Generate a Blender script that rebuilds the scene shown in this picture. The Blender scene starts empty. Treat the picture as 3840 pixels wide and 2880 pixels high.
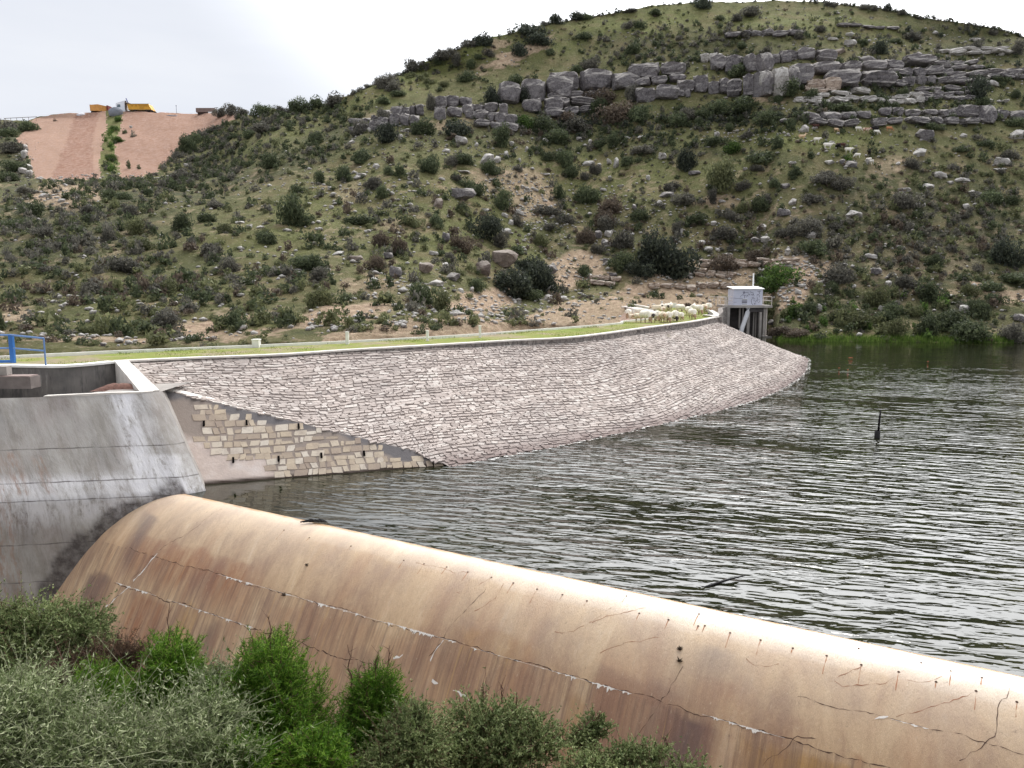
import bpy, bmesh, math, random
import numpy as np
from mathutils import Vector, Matrix, noise as mnoise
random.seed(7); rng=np.random.default_rng(11)
sc=bpy.context.scene; COL=sc.collection
R=math.radians
# ---------------------------------------------------------------- camera
F=2900.0; HC=6.8; TH=math.atan(395/F)
cam=bpy.data.cameras.new('camera'); co=bpy.data.objects.new('camera',cam); COL.objects.link(co)
cam.sensor_width=36; cam.lens=36*F/3840; cam.clip_end=5000; cam.clip_start=.1
co.location=(0,0,HC); co.rotation_euler=(math.pi/2-TH,0,0); sc.camera=co
sc.render.resolution_x=1024; sc.render.resolution_y=768
sc.view_settings.view_transform='Standard'; sc.view_settings.look='None'
sc.view_settings.exposure=-.3
sc.view_settings.gamma=1
# ---------------------------------------------------------------- sky and sun
SUN_EL=58; SUN_AZ=24; VEIL=10.0      # azimuth to the right of the view direction (+Y)
wd=bpy.data.worlds.new('World'); sc.world=wd; wd.use_nodes=True
nt=wd.node_tree; nt.nodes.clear()
def nn(nt,t,**k):
    n=nt.nodes.new(t)
    for a,b in k.items():
        if a.startswith('i_'): n.inputs[a[2:].replace('_',' ')].default_value=b
        else: setattr(n,a,b)
    return n
out=nn(nt,'ShaderNodeOutputWorld'); bg=nn(nt,'ShaderNodeBackground'); bg.inputs[1].default_value=.1
sky=nn(nt,'ShaderNodeTexSky',sky_type='NISHITA',sun_disc=False,sun_elevation=R(SUN_EL),sun_rotation=R(SUN_AZ))
tc=nn(nt,'ShaderNodeTexCoord')
mp=nn(nt,'ShaderNodeMapping'); mp.inputs['Scale'].default_value=(1,1,5)
nt.links.new(tc.outputs['Generated'],mp.inputs[0])
cn=nn(nt,'ShaderNodeTexNoise'); cn.inputs['Scale'].default_value=2.2; cn.inputs['Detail'].default_value=6
nt.links.new(mp.outputs[0],cn.inputs[0])
cr=nn(nt,'ShaderNodeValToRGB'); cr.color_ramp.elements[0].position=.3; cr.color_ramp.elements[1].position=.72
cr.color_ramp.elements[0].color=(10.4,10.8,11.8,1); cr.color_ramp.elements[1].color=(12.2,12.4,12.9,1)
nt.links.new(cn.outputs[0],cr.inputs[0])
# brighter veil of cloud round the sun
vd=Vector((math.sin(R(SUN_AZ))*math.cos(R(46)),math.cos(R(SUN_AZ))*math.cos(R(46)),math.sin(R(46))))
sd=Vector((math.sin(R(SUN_AZ))*math.cos(R(SUN_EL)),math.cos(R(SUN_AZ))*math.cos(R(SUN_EL)),math.sin(R(SUN_EL))))
dt=nn(nt,'ShaderNodeVectorMath',operation='DOT_PRODUCT'); dt.inputs[1].default_value=vd
nt.links.new(tc.outputs['Generated'],dt.inputs[0])
mr0=nn(nt,'ShaderNodeMapRange'); mr0.inputs[1].default_value=.66; mr0.inputs[2].default_value=1.0
nt.links.new(dt.outputs['Value'],mr0.inputs[0])
pw=nn(nt,'ShaderNodeMath',operation='POWER'); nt.links.new(mr0.outputs[0],pw.inputs[0]); pw.inputs[1].default_value=2.0
mr=nn(nt,'ShaderNodeMath',operation='MULTIPLY_ADD'); nt.links.new(pw.outputs[0],mr.inputs[0]); mr.inputs[1].default_value=VEIL*10; mr.inputs[2].default_value=0
vm=nn(nt,'ShaderNodeVectorMath',operation='ADD'); nt.links.new(cr.outputs[0],vm.inputs[0]); nt.links.new(mr.outputs[0],vm.inputs[1])
mx=nn(nt,'ShaderNodeMix',data_type='RGBA'); mx.inputs[0].default_value=.88
nt.links.new(sky.outputs[0],mx.inputs[6]); nt.links.new(vm.outputs[0],mx.inputs[7])
nt.links.new(mx.outputs[2],bg.inputs[0]); nt.links.new(bg.outputs[0],out.inputs[0])
sl=bpy.data.lights.new('sun','SUN'); sl.energy=1.25; sl.angle=R(10); sl.color=(1,.96,.9)
so=bpy.data.objects.new('sun',sl); COL.objects.link(so); so.rotation_euler=sd.to_track_quat('Z','Y').to_euler(); so.location=(0,0,90)

# ---------------------------------------------------------------- geometry helpers
def ray(px,py):
    x=(px-1920)/F; y=-(py-1440)/F
    return np.array([x,math.cos(TH)+y*math.sin(TH),-math.sin(TH)+y*math.cos(TH)])
CAM=np.array([0,0,HC])
def onz(px,py,z): d=ray(px,py); return CAM+d*((z-HC)/d[2])
def atd(px,py,dist): d=ray(px,py); return CAM+d*(dist/d[1])
def mesh(name,v,f,mat=None,parent=None,smooth=False,uv=None,attr=None,matidx=None):
    me=bpy.data.meshes.new(name); v=np.asarray(v,dtype=np.float32)
    if isinstance(f,np.ndarray):
        nf,k=f.shape
        me.vertices.add(len(v)); me.vertices.foreach_set('co',v.ravel())
        me.loops.add(nf*k); me.loops.foreach_set('vertex_index',f.astype(np.int32).ravel())
        me.polygons.add(nf); me.polygons.foreach_set('loop_start',np.arange(0,nf*k,k,dtype=np.int32)); 
        me.update(calc_edges=True)
    else:
        me.from_pydata([tuple(map(float,p)) for p in v],[],f); me.update()
    me.validate()
    if smooth: me.polygons.foreach_set('use_smooth',[True]*len(me.polygons))
    if uv is not None:
        ul=me.uv_layers.new(name='UVMap'); li=np.zeros(len(me.loops),dtype=np.int32); me.loops.foreach_get('vertex_index',li)
        ul.data.foreach_set('uv',np.asarray(uv,dtype=np.float32)[li].ravel())
    if attr:
        for k_,a in attr.items():
            ca=me.color_attributes.new(k_,'FLOAT_COLOR','POINT'); ca.data.foreach_set('color',np.asarray(a,dtype=np.float32).ravel())
    for m in (mat if isinstance(mat,(list,tuple)) else [mat]):
        if m: me.materials.append(m)
    if matidx is not None: me.polygons.foreach_set('material_index',np.asarray(matidx,dtype=np.int32))
    o=bpy.data.objects.new(name,me); COL.objects.link(o)
    if parent is not None: o.parent=parent; o.matrix_parent_inverse=parent.matrix_world.inverted() if parent.type!='EMPTY' or True else Matrix()
    return o
def empty(name,loc):
    o=bpy.data.objects.new(name,None); COL.objects.link(o); o.location=[float(c) for c in loc]; o.empty_display_size=.3
    o.matrix_world=Matrix.Translation(o.location); return o
def tag(o,label=None,cat=None,group=None,kind=None):
    for k,v in (('label',label),('category',cat),('group',group),('kind',kind)):
        if v: o[k]=v
    return o
class MB:
    def __init__(s): s.v=[];s.f=[]
    def add(s,v,f):
        b=len(s.v); s.v+= [tuple(map(float,p)) for p in v]; s.f+=[tuple(i+b for i in q) for q in f]; return s
    def box(s,c,size,rz=0,M=None):
        x,y,z=[a/2 for a in size]; P=[(-x,-y,-z),(x,-y,-z),(x,y,-z),(-x,y,-z),(-x,-y,z),(x,-y,z),(x,y,z),(-x,y,z)]
        T=(M if M is not None else Matrix.Translation(Vector([float(a) for a in c]))@Matrix.Rotation(rz,4,'Z'))
        return s.add([T@Vector(p) for p in P],[(0,3,2,1),(4,5,6,7),(0,1,5,4),(1,2,6,5),(2,3,7,6),(3,0,4,7)])
    def prism(s,poly,z0,z1):
        n=len(poly)
        zz0=z0 if hasattr(z0,'__len__') else [z0]*n; zz1=z1 if hasattr(z1,'__len__') else [z1]*n
        return s.add([(p[0],p[1],a) for p,a in zip(poly,zz0)]+[(p[0],p[1],a) for p,a in zip(poly,zz1)],
            [tuple(range(n))[::-1],tuple(range(n,2*n))]+[(i,(i+1)%n,(i+1)%n+n,i+n) for i in range(n)])
    def tube(s,pts,r,n=8,cap=True):
        pts=[Vector([float(c) for c in p]) for p in pts]; rr=r if hasattr(r,'__len__') else [r]*len(pts)
        V=[];Fc=[]
        for i,p in enumerate(pts):
            t=(pts[min(i+1,len(pts)-1)]-pts[max(i-1,0)]).normalized()
            a=t.orthogonal().normalized() if abs(t.z)<.99 else Vector((1,0,0)); b=t.cross(a).normalized(); a=b.cross(t)
            for k in range(n):
                an=2*math.pi*k/n; V.append(p+(a*math.cos(an)+b*math.sin(an))*rr[i])
        for i in range(len(pts)-1):
            for k in range(n):
                Fc.append((i*n+k,i*n+(k+1)%n,(i+1)*n+(k+1)%n,(i+1)*n+k))
        if cap: Fc.append(tuple(range(n))[::-1]); Fc.append(tuple(range(len(V)-n,len(V))))
        return s.add(V,Fc)
    def obj(s,name,mat,parent=None,smooth=False):
        return mesh(name,s.v,s.f,mat,parent,smooth)
# numpy fbm
_P=rng.random((256,256))
def vn(x,y):
    xi=np.floor(x).astype(int); yi=np.floor(y).astype(int); fx=x-xi; fy=y-yi
    fx=fx*fx*(3-2*fx); fy=fy*fy*(3-2*fy); a=_P[xi%256,yi%256];b=_P[(xi+1)%256,yi%256];c=_P[xi%256,(yi+1)%256];d=_P[(xi+1)%256,(yi+1)%256]
    return (a*(1-fx)+b*fx)*(1-fy)+(c*(1-fx)+d*fx)*fy
def fbm(x,y,o=4,s=0):
    x=np.asarray(x,float)+s*17.3; y=np.asarray(y,float)+s*9.1; t=0;a=.5
    for i in range(o): t=t+a*(vn(x,y)-.5)*2; x=x*2.03+5.1; y=y*2.01+3.7; a*=.5
    return t
# ---------------------------------------------------------------- materials
def srgb(r,g,b):
    return tuple(((c/255)/12.92 if c<10 else ((c/255+.055)/1.055)**2.4) for c in (r,g,b))+(1,)
class Mat:
    def __init__(s,name,rough=.9,spec=.3):
        s.m=bpy.data.materials.new(name); s.m.use_nodes=True; s.nt=s.m.node_tree; s.b=s.nt.nodes['Principled BSDF']
        s.b.inputs['Roughness'].default_value=rough; s.b.inputs['Specular IOR Level'].default_value=spec
    def L(s,a,b): s.nt.links.new(a,b)
    def n(s,t,**k): return nn(s.nt,t,**k)
    def coord(s,kind='Object',scale=(1,1,1),rot=(0,0,0)):
        if kind=='World': g=s.n('ShaderNodeNewGeometry').outputs['Position']
        else: g=s.n('ShaderNodeTexCoord').outputs[kind]
        m=s.n('ShaderNodeMapping'); m.inputs['Scale'].default_value=scale; m.inputs['Rotation'].default_value=rot; s.L(g,m.inputs[0]); return m.outputs[0]
    def noise(s,vec,scale,detail=4,rough=.6,dist=0):
        t=s.n('ShaderNodeTexNoise'); t.inputs['Scale'].default_value=scale; t.inputs['Detail'].default_value=detail; t.inputs['Roughness'].default_value=rough; t.inputs['Distortion'].default_value=dist; s.L(vec,t.inputs[0]); return t.outputs[0]
    def ramp(s,fac,stops):
        r=s.n('ShaderNodeValToRGB'); e=r.color_ramp.elements
        while len(e)<len(stops): e.new(.5)
        for i,(p,c) in enumerate(stops): e[i].position=p; e[i].color=c if hasattr(c,'__len__') else (c,c,c,1)
        s.L(fac,r.inputs[0]); return r.outputs[0]
    def mix(s,fac,a,b,mode='MIX'):
        m=s.n('ShaderNodeMix',data_type='RGBA',blend_type=mode)
        for i,x in ((0,fac),(6,a),(7,b)):
            if hasattr(x,'is_linked') or isinstance(x,bpy.types.NodeSocket): s.L(x,m.inputs[i])
            else: m.inputs[i].default_value=x
        return m.outputs[2]
    def math(s,op,a,b=0,c=None):
        m=s.n('ShaderNodeMath',operation=op)
        for i,x in enumerate((a,b) if c is None else (a,b,c)):
            if isinstance(x,bpy.types.NodeSocket): s.L(x,m.inputs[i])
            else: m.inputs[i].default_value=x
        return m.outputs[0]
    def attr(s,name): 
        a=s.n('ShaderNodeAttribute',attribute_name=name); sp=s.n('ShaderNodeSeparateColor'); s.L(a.outputs['Color'],sp.inputs[0]); return sp.outputs[0],sp.outputs[1],sp.outputs[2],a.outputs['Alpha']
    def color(s,c): 
        if isinstance(c,bpy.types.NodeSocket): s.L(c,s.b.inputs['Base Color'])
        else: s.b.inputs['Base Color'].default_value=c
        return s
    def bump(s,h,strength=.5,dist=.05):
        b=s.n('ShaderNodeBump'); b.inputs['Strength'].default_value=strength; b.inputs['Distance'].default_value=dist; s.L(h,b.inputs['Height']); s.L(b.outputs[0],s.b.inputs['Normal']); return s
    def rough(s,r): s.L(r,s.b.inputs['Roughness']); return s
def plain(name,c,rough=.7,var=.15,scale=6,spec=.3,bump=.0):
    m=Mat(name,rough,spec); v=m.coord(); n_=m.noise(v,scale,5)
    lo=tuple(x*(1-var) for x in c[:3])+(1,); hi=tuple(min(1,x*(1+var)) for x in c[:3])+(1,)
    m.color(m.ramp(n_,[(.3,lo),(.7,hi)]))
    if bump: m.bump(n_,bump,.02)
    return m.m
def leafmat(name,c1,c2,c3,var=.5):
    m=Mat(name,.65,.25); g=m.n('ShaderNodeNewGeometry'); oi=m.n('ShaderNodeObjectInfo')
    base=m.ramp(g.outputs['Random Per Island'],[(0,c1),(.5,c2),(1,c3)])
    w=m.noise(m.coord('World'),1.1,2)
    base=m.mix(m.ramp(w,[(.35,0.),(.65,.55)]),base,c1)
    hs=m.n('ShaderNodeHueSaturation'); m.L(base,hs.inputs['Color']); mr_=m.n('ShaderNodeMapRange'); m.L(oi.outputs['Random'],mr_.inputs[0]); mr_.inputs[3].default_value=1-var*.45; mr_.inputs[4].default_value=1+var*.45
    m.L(mr_.outputs[0],hs.inputs['Value']); m.color(hs.outputs[0])
    tl=m.n('ShaderNodeBsdfTranslucent'); m.L(hs.outputs[0],tl.inputs[0]); ms=m.n('ShaderNodeMixShader'); ms.inputs[0].default_value=.42; m.L(m.b.outputs[0],ms.inputs[1]); m.L(tl.outputs[0],ms.inputs[2]); m.L(ms.outputs[0],m.nt.nodes['Material Output'].inputs[0])
    return m.m
# ================================================================ TERRAIN (hill, far bank)
def pl(x,pts):
    a=np.array(pts,float); return np.interp(x,a[:,0],a[:,1])
RIDGE=[(-600,455),(0,443),(100,452),(150,432),(200,424),(400,418),(900,424),(960,430),(1043,420),(1120,418),(1200,398),(1300,358),(1376,329),(1517,270),(1611,223),(1735,182),(1847,141),(1929,123),(2045,95),(2180,70),(2307,45),(2433,23),(2578,9),(2668,4),(2900,0),(3048,3),(3160,10),(3317,30),(3440,58),(3609,92),(3777,120),(3840,137),(4300,225),(4700,300)]
BASE=[(-600,1350),(0,1332),(700,1302),(1300,1272),(1800,1250),(2200,1218),(2380,1190),(2500,1168),(2650,1160),(2750,1235),(2850,1288),(2900,1291),(4700,1296)]
# control columns: px -> [(py, depth)...] from the foot up to the ridge
CC=[(-600,[(1350,45),(1200,60),(900,90),(700,128),(560,165),(450,208)]),
 (0,[(1332,46),(1250,52),(1150,62),(1000,76),(850,96),(700,128),(660,150),(560,172),(440,206)]),
 (700,[(1302,46),(1200,57),(1050,72),(900,88),(750,112),(670,145),(620,160),(520,180),(420,202)]),
 (1100,[(1280,48),(1200,58),(1000,77),(850,94),(700,113),(560,138),(400,170)]),
 (1500,[(1262,51),(1215,56),(1150,64),(1000,81),(850,98),(700,112),(600,122),(450,141),(350,157),(270,171)]),
 (2200,[(1218,61),(1160,84),(1128,98),(1050,106),(900,117),(700,132),(500,147),(300,163),(100,180),(60,186)]),
 (2480,[(1172,84),(1125,100),(1050,105),(900,114),(700,127),(500,142),(300,156),(120,172),(10,187)]),
 (2740,[(1250,97.5),(1150,101),(1100,104),(900,114),(700,124),(500,139),(300,154),(120,170),(0,186)]),
 (2868,[(1262,97),(1150,100),(1100,103),(900,112),(700,122),(550,130),(400,140),(250,152),(100,169),(0,185)]),
 (2925,[(1291,85),(1200,92),(1100,98),(1000,103),(900,109),(700,120),(550,128),(400,139),(250,152),(100,168),(0,184)]),
 (3000,[(1291,84),(1200,91),(1100,97),(1000,102),(900,108),(700,119),(550,127),(400,138),(250,151),(100,168),(0,184)]),
 (3840,[(1293,82),(1200,89),(1100,96),(1000,103),(800,116),(600,129),(500,136),(300,153),(137,174)]),
 (4700,[(1296,80),(1100,93),(800,112),(500,134),(300,156)])]
_cx=[c[0] for c in CC]
def depth(px,py):
    px=np.asarray(px,float); py=np.asarray(py,float)
    vals=[]
    for c,t in CC:
        t=sorted(t); a=np.array(t,float); v=np.interp(py,a[:,0],a[:,1]); vals.append(v)
    vals=np.array(vals)
    i=np.clip(np.searchsorted(_cx,px)-1,0,len(CC)-2); x0=np.array(_cx)[i]; x1=np.array(_cx)[i+1]
    w=np.clip((px-x0)/(x1-x0),0,1); w=w*w*(3-2*w)
    if vals.ndim==1: return vals[i]*(1-w)+vals[i+1]*w
    idx=np.indices(px.shape); 
    return vals[(i,)+tuple(idx)]*(1-w)+vals[(i+1,)+tuple(idx)]*w
def rayN(px,py):
    x=(px-1920)/F; y=-(py-1440)/F
    return np.stack([x,math.cos(TH)+y*math.sin(TH),-math.sin(TH)+y*math.cos(TH)],-1)
def ell(px,py,cx,cy,rx,ry,rot=0,soft=.35):
    c,s=math.cos(R(rot)),math.sin(R(rot)); dx=px-cx;dy=py-cy
    e=np.sqrt(((dx*c+dy*s)/rx)**2+((-dx*s+dy*c)/ry)**2); return np.clip((1-e)/soft+.5,0,1)
def inpoly(px,py,poly):
    r=np.zeros(px.shape,bool); n=len(poly)
    for i in range(n):
        x0,y0=poly[i];x1,y1=poly[(i+1)%n]
        if y0==y1: continue
        c=((y0>py)!=(y1>py))&(px<(x1-x0)*(py-y0)/(y1-y0)+x0); r^=c
    return r
DUMP_L=[(55,530),(125,445),(195,423),(395,414),(400,470),(393,520),(372,600),(378,672),(250,672),(128,668),(112,600),(90,560)]
DUMP_R=[(463,418),(905,420),(880,450),(775,492),(700,522),(660,560),(640,590),(585,648),(455,676),(448,600),(430,578),(446,500)]
DUMP_LD=[(282,418),(372,418),(345,540),(352,668),(190,668),(250,540)]
def surf(px,py,extra=0.):
    """point of the ground surface that the sight line (px,py) meets"""
    px=np.asarray(px,float);py=np.asarray(py,float)
    d=depth(px,py); r=rayN(px,py); P=CAM+r*(d/r[...,1])[...,None]
    dm=(inpoly(px,py,DUMP_L)|inpoly(px,py,DUMP_R)) if px.ndim else np.array(False)
    amp=np.where(dm,.6,1.)
    n1=fbm(P[...,0]*.09,P[...,1]*.09,3)*1.1+fbm(P[...,0]*.45,P[...,1]*.45,3,5)*.42
    lowz=np.clip(P[...,2]/2.,0,1)
    P=P.copy(); P[...,2]+=n1*amp*lowz*.8
    return P
NX,NY=760,300
pxs=np.linspace(-600,4600,NX); tt=np.linspace(0,1,NY)**1.0
PX=np.repeat(pxs[None],NY,0); b=pl(pxs,BASE); rg=pl(pxs,RIDGE); PY=b[None]+(rg-b)[None]*tt[:,None]
G=surf(PX,PY)
# masks (real ground cover: R tan soil, G dumped pink earth, B fresh grass, A low scrub)
def blotch(P,f,s): return fbm(P[...,0]*f,P[...,1]*f+P[...,2]*f,4,s)
nz=blotch(G,.35,2); nz2=blotch(G,1.1,3); wx=PX+nz*60; wy=PY+nz2*26
SOIL=[(1290,1188,200,40,-8,1),(1180,1215,80,22,0,1),(770,1212,120,44,-10,1),(900,1190,60,20,0,.8),(1810,1125,170,36,-8,1),(2170,1010,110,60,0,.9),(2120,1060,60,30,0,1),(2600,1040,240,62,0,.8),(2560,1100,260,28,0,.9),(2960,1070,80,110,0,1),(3060,1010,70,50,0,.7),(1900,680,140,50,0,.6),(1990,740,110,80,20,.65),(1850,175,50,16,-35,.7),(1810,270,36,16,-30,.6),(1900,225,80,24,-30,.9),(1980,190,90,22,-25,.9),(240,735,140,46,0,.75),(3760,1100,130,30,12,.8),(3480,1090,120,18,5,.4),(60,1180,70,40,0,.8),(430,1265,300,14,-3,.8),(60,1290,60,14,0,.7),(1790,450,130,18,-8,.3),(1550,840,100,40,0,.3),(1390,1070,130,26,0,.5),(1300,720,80,40,0,.35),(3450,980,200,60,0,.25),(2700,760,80,26,0,.5),(3340,620,90,40,0,.35),(3020,290,60,26,0,.6),(2890,360,60,16,0,.7),(1420,430,140,14,-6,.3),(1640,470,60,16,0,.5),(960,1250,300,14,-4,.8)]
A_s=np.zeros(PX.shape)
for cx,cy,rx,ry,ro,st in SOIL: A_s=np.maximum(A_s,ell(wx,wy,cx,cy,rx,ry,ro)*st)
brown=inpoly(wx,PY+nz2*6,[(1180,1262),(1500,1216),(1900,1175),(2240,1128),(2500,1120),(2700,1130),(2700,1300),(1300,1300)])
A_s=np.maximum(A_s,brown*.8)
A_s=np.clip(A_s+np.where(nz2>.16,.35,0)*(nz>.1)*(PY>600),0,1)
wx2=PX+nz2*9+nz*8; wy2=PY+nz2*6
A_d=np.maximum(inpoly(wx2,wy2,DUMP_L)*.6,inpoly(wx2,wy2,DUMP_R)*.8); A_d=np.where(inpoly(wx2,wy2,DUMP_LD),1.,A_d)
A_g=np.zeros(PX.shape)
for cx,cy,rx,ry,ro,st in [(1650,230,360,70,-27,.9),(2300,110,420,50,-12,.9),(2950,80,500,40,3,.8),(1350,370,200,50,-20,.8),(3300,1262,620,26,0,1.),(2000,980,60,30,30,.9),(1950,900,70,40,0,.8),(3050,530,260,60,0,.8),(420,570,60,150,5,1),(1600,900,260,120,-20,.5),(1000,900,500,120,-25,.45),(700,1080,400,80,-15,.4),(1800,760,500,160,0,.35),(2400,620,500,120,0,.4),(1600,1180,200,20,-6,.9),(1050,540,240,40,-25,.6),(900,1230,500,20,-3,.6),(3500,420,300,40,0,.5)]:
    A_g=np.maximum(A_g,ell(wx,wy,cx,cy,rx,ry,ro,.8)*st)
A_c=np.zeros(PX.shape)
for cx,cy,rx,ry,ro,st in [(200,850,420,150,-8,1),(500,740,420,60,-12,.9),(3450,900,560,230,0,1),(1050,600,420,60,-22,.8),(1700,160,200,30,-30,.3),(2600,180,500,40,4,.7),(2300,540,700,40,5,.6),(3300,1150,560,90,0,.9),(60,600,90,120,0,1),(2250,880,300,120,0,.4),(3600,150,260,60,18,.7),(700,1000,300,60,0,.4)]:
    A_c=np.maximum(A_c,ell(wx,wy,cx,cy,rx,ry,ro,.9)*st)
att=np.stack([A_s,A_d,A_g,A_c],-1)
# skirt towards the camera and the back of the hill
rows=[G]; 
sk1=G[0].copy(); sk1[:,1]-=3; sk1[:,2]-=2.5; sk2=sk1.copy(); sk2[:,1]-=12; sk2[:,2]-=6
bk=[]; 
for k,(dy,dz) in enumerate([(6,-.6),(18,-4),(45,-12),(120,-34),(400,-90)]):
    q=G[-1].copy(); q[:,1]+=dy; q[:,2]+=dz; 
    q[:,0]*=1+dy/200; bk.append(q)
V=np.concatenate([sk2[None],sk1[None],G,np.array(bk)],0); Na=np.concatenate([att[:1],att[:1],att]+[att[-1:]]*5,0)
H,W=V.shape[:2]; idx=np.arange(H*W).reshape(H,W)
Fq=np.stack([idx[:-1,:-1],idx[:-1,1:],idx[1:,1:],idx[1:,:-1]],-1).reshape(-1,4)
m=Mat('hill ground',.95,.15); a=m.attr('cover'); wv=m.coord('World')
gr=m.ramp(m.noise(wv,.5,6,.65),[(.25,srgb(84,86,60)),(.42,srgb(104,106,68)),(.58,srgb(122,120,82)),(.78,srgb(146,136,110))])
fresh=m.ramp(m.noise(wv,.8,5),[(.3,srgb(98,106,58)),(.7,srgb(136,138,86))])
scrub=m.ramp(m.noise(wv,1.3,6,.7),[(.3,srgb(58,62,48)),(.55,srgb(84,86,66)),(.75,srgb(110,102,84))])
soil=m.ramp(m.noise(wv,1.6,8,.75),[(.28,srgb(136,114,98)),(.46,srgb(184,158,134)),(.66,srgb(222,198,170))])
dump=m.mix(a[1],srgb(212,182,158),srgb(162,122,102)); dump=m.mix(m.ramp(m.noise(m.coord('World',(1,1,.25)),1.2,8,.7),[(.4,0.),(.62,.85)]),dump,srgb(188,158,142))
c=m.mix(a[2],gr,fresh); c=m.mix(m.math('MULTIPLY',a[3],m.ramp(m.noise(wv,.35,4),[(.35,.2),(.6,1.)])),c,scrub)
c=m.mix(m.ramp(m.noise(wv,2.4,7,.78),[(.50,0.),(.62,.62)]),c,srgb(78,78,54)); c=m.mix(m.ramp(m.noise(wv,.22,5,.6),[(.48,0.),(.66,.6)]),c,srgb(132,118,88))
sm=m.math('MULTIPLY',a[0],m.ramp(m.noise(wv,.9,6,.7),[(.25,.5),(.45,1.)])); c=m.mix(sm,c,soil)
c=m.mix(m.math('GREATER_THAN',m.math('ADD',a[1],m.math('MULTIPLY',m.math('SUBTRACT',m.noise(wv,1.5,5),.5),.5)),.3),c,dump)
# small dry and stony flecks
fl=m.ramp(m.noise(wv,3.5,3,.7),[(.60,0.),(.66,.6)]); c=m.mix(m.math('MULTIPLY',fl,m.math('SUBTRACT',1.,m.math('GREATER_THAN',a[1],.3))),c,srgb(176,166,142))
m.color(c).bump(m.noise(wv,1.9,9,.8),1.,.55)
hill=mesh('hillside',V.reshape(-1,3),Fq,m.m,smooth=True,attr={'cover':Na.reshape(-1,4)}); hill['kind']='structure'
# ---------------------------------------------------------------- stone-paving generator
def stones(F_,U,Vmax,rowh,lmin,lmax,h,gap,mask=None,jit=.25,wob=.06,tilt=.5,rot=0.,voff=0.):
    """individual raised stones laid in wavy courses; F_(u,v)->(pos,normal)"""
    VV=[];FF=[]
    v=0.0; r=0
    while v<Vmax:
        hh=rowh*random.uniform(.8,1.25); u=-random.uniform(0,lmax)
        while u<U:
            l=random.uniform(lmin,lmax)*(1 if random.random()>.15 else .6); hgt=hh*(1 if random.random()>.12 else random.uniform(.5,.8))
            uc=u+l/2; vc=v+hh/2
            if uc>0 and (mask is None or mask(uc,vc)):
                w=wob*math.sin(uc*1.3+r*.3)+wob*math.sin(uc*.47+r)
                sk=random.uniform(-jit,jit)*hh; ro=random.gauss(0,rot); vo=random.gauss(0,voff)*hh
                pts=[(u+gap,v+gap),(u+l*.5,v+gap*random.uniform(.3,1.6)),(u+l-gap,v+gap),(u+l-gap*random.uniform(.3,1.6)+sk*.3,v+hh*.5),(u+l-gap,v+hgt-gap),(u+l*.5,v+hgt-gap*random.uniform(.3,1.6)),(u+gap,v+hgt-gap),(u+gap*random.uniform(.3,1.6),v+hh*.5)]
                P=[]
                th=h*random.uniform(.5,1.3); tu=random.uniform(-1,1)*h*tilt; tv=random.uniform(-.4,1.2)*h*tilt
                ok=True
                for (a,b_) in pts:
                    a+=random.uniform(-1,1)*gap*.6+sk*(b_-v)/hh; b_+=random.uniform(-1,1)*gap*.7+w+vo; da,db=a-uc,b_-vc-w; a,b_=uc+da*math.cos(ro)-db*math.sin(ro),vc+w+da*math.sin(ro)+db*math.cos(ro)
                    P.append((a,b_))
                n0=len(VV)
                for (a,b_) in P:
                    q,nm=F_(a,b_); VV.append(q-nm*.02)
                for (a,b_) in P:
                    a2=uc+(a-uc)*.93; b2=vc+w+(b_-vc-w)*.90; q,nm=F_(a2,b2)
                    VV.append(q+nm*(th+tu*(a2-uc)/l*2+tv*(b2-vc-w)/hh*2))
                FF.append(tuple(n0+8+k for k in range(8)))
                FF+= [(n0+k,n0+(k+1)%8,n0+8+(k+1)%8,n0+8+k) for k in range(8)]
            u+=l
        v+=hh; r+=1
    return VV,FF
def flipto(VV,FF): return VV,[tuple(f) for f in FF]
# ================================================================ DAM
ZP=3.7
Tpx=[(430,1354),(503,1350),(700,1341),(1042,1328),(1302,1311),(1562,1296),(1900,1276),(2170,1261),(2430,1227),(2604,1204),(2684,1189)]
Ttop=[onz(x,y,ZP) for x,y in Tpx]; tip=Ttop[-1]
hpar=[.10,.10,.12,.14,.16,.2,.26,.34,.4,.45,.45]
T=[np.array([p[0],p[1],ZP-h]) for p,h in zip(Ttop,hpar)]
for dx,dy in ((.45,.7),(.6,1.8),(.6,3.2),(.4,4.6)): T.append(np.array([tip[0]+dx,tip[1]+dy,ZP-.45])); Ttop.append(np.array([tip[0]+dx,tip[1]+dy,ZP]))
A_=onz(606,1462,2.85); C_=onz(1745,1738,0); M0=onz(750,1817,0)
Bp=[onz(560,1420,3.0)*0+A_*1.0+np.array([-.5,.5,.12])]+[A_+(C_-A_)*t for t in (.05,.25,.55,.8,1.)]+[onz(2260,1640,0),onz(2778,1519,0),onz(2951,1450,0),onz(3021,1398,0),np.array([24.2,62.8,0]),np.array([25.3,65.6,0]),np.array([25.7,69.5,0]),np.array([24.6,74,0]),np.array([21,78,0])]
Bp[5]=C_
def densify(L,n):
    L=np.array(L,float); k=len(L); o=[]
    for i in range(k-1):
        p0=L[max(i-1,0)];p1=L[i];p2=L[i+1];p3=L[min(i+2,k-1)]
        for j in range(n):
            t=j/n; o.append(.5*((2*p1)+(-p0+p2)*t+(2*p0-5*p1+4*p2-p3)*t*t+(-p0+3*p1-3*p2+p3)*t**3))
    o.append(L[-1]); return np.array(o)
NS=12
TD=densify(T,NS); BD=densify(Bp,NS)
wing_i=5*NS
for i in range(wing_i+1):      # keep the lower edge exactly on the wing wall line
    pass
B2=BD.copy()
for i in range(len(BD)):
    w=np.clip((i-wing_i+3)/6,0,1); e=(BD[i]-TD[i]); B2[i]=BD[i]+e*.16*w
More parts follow.
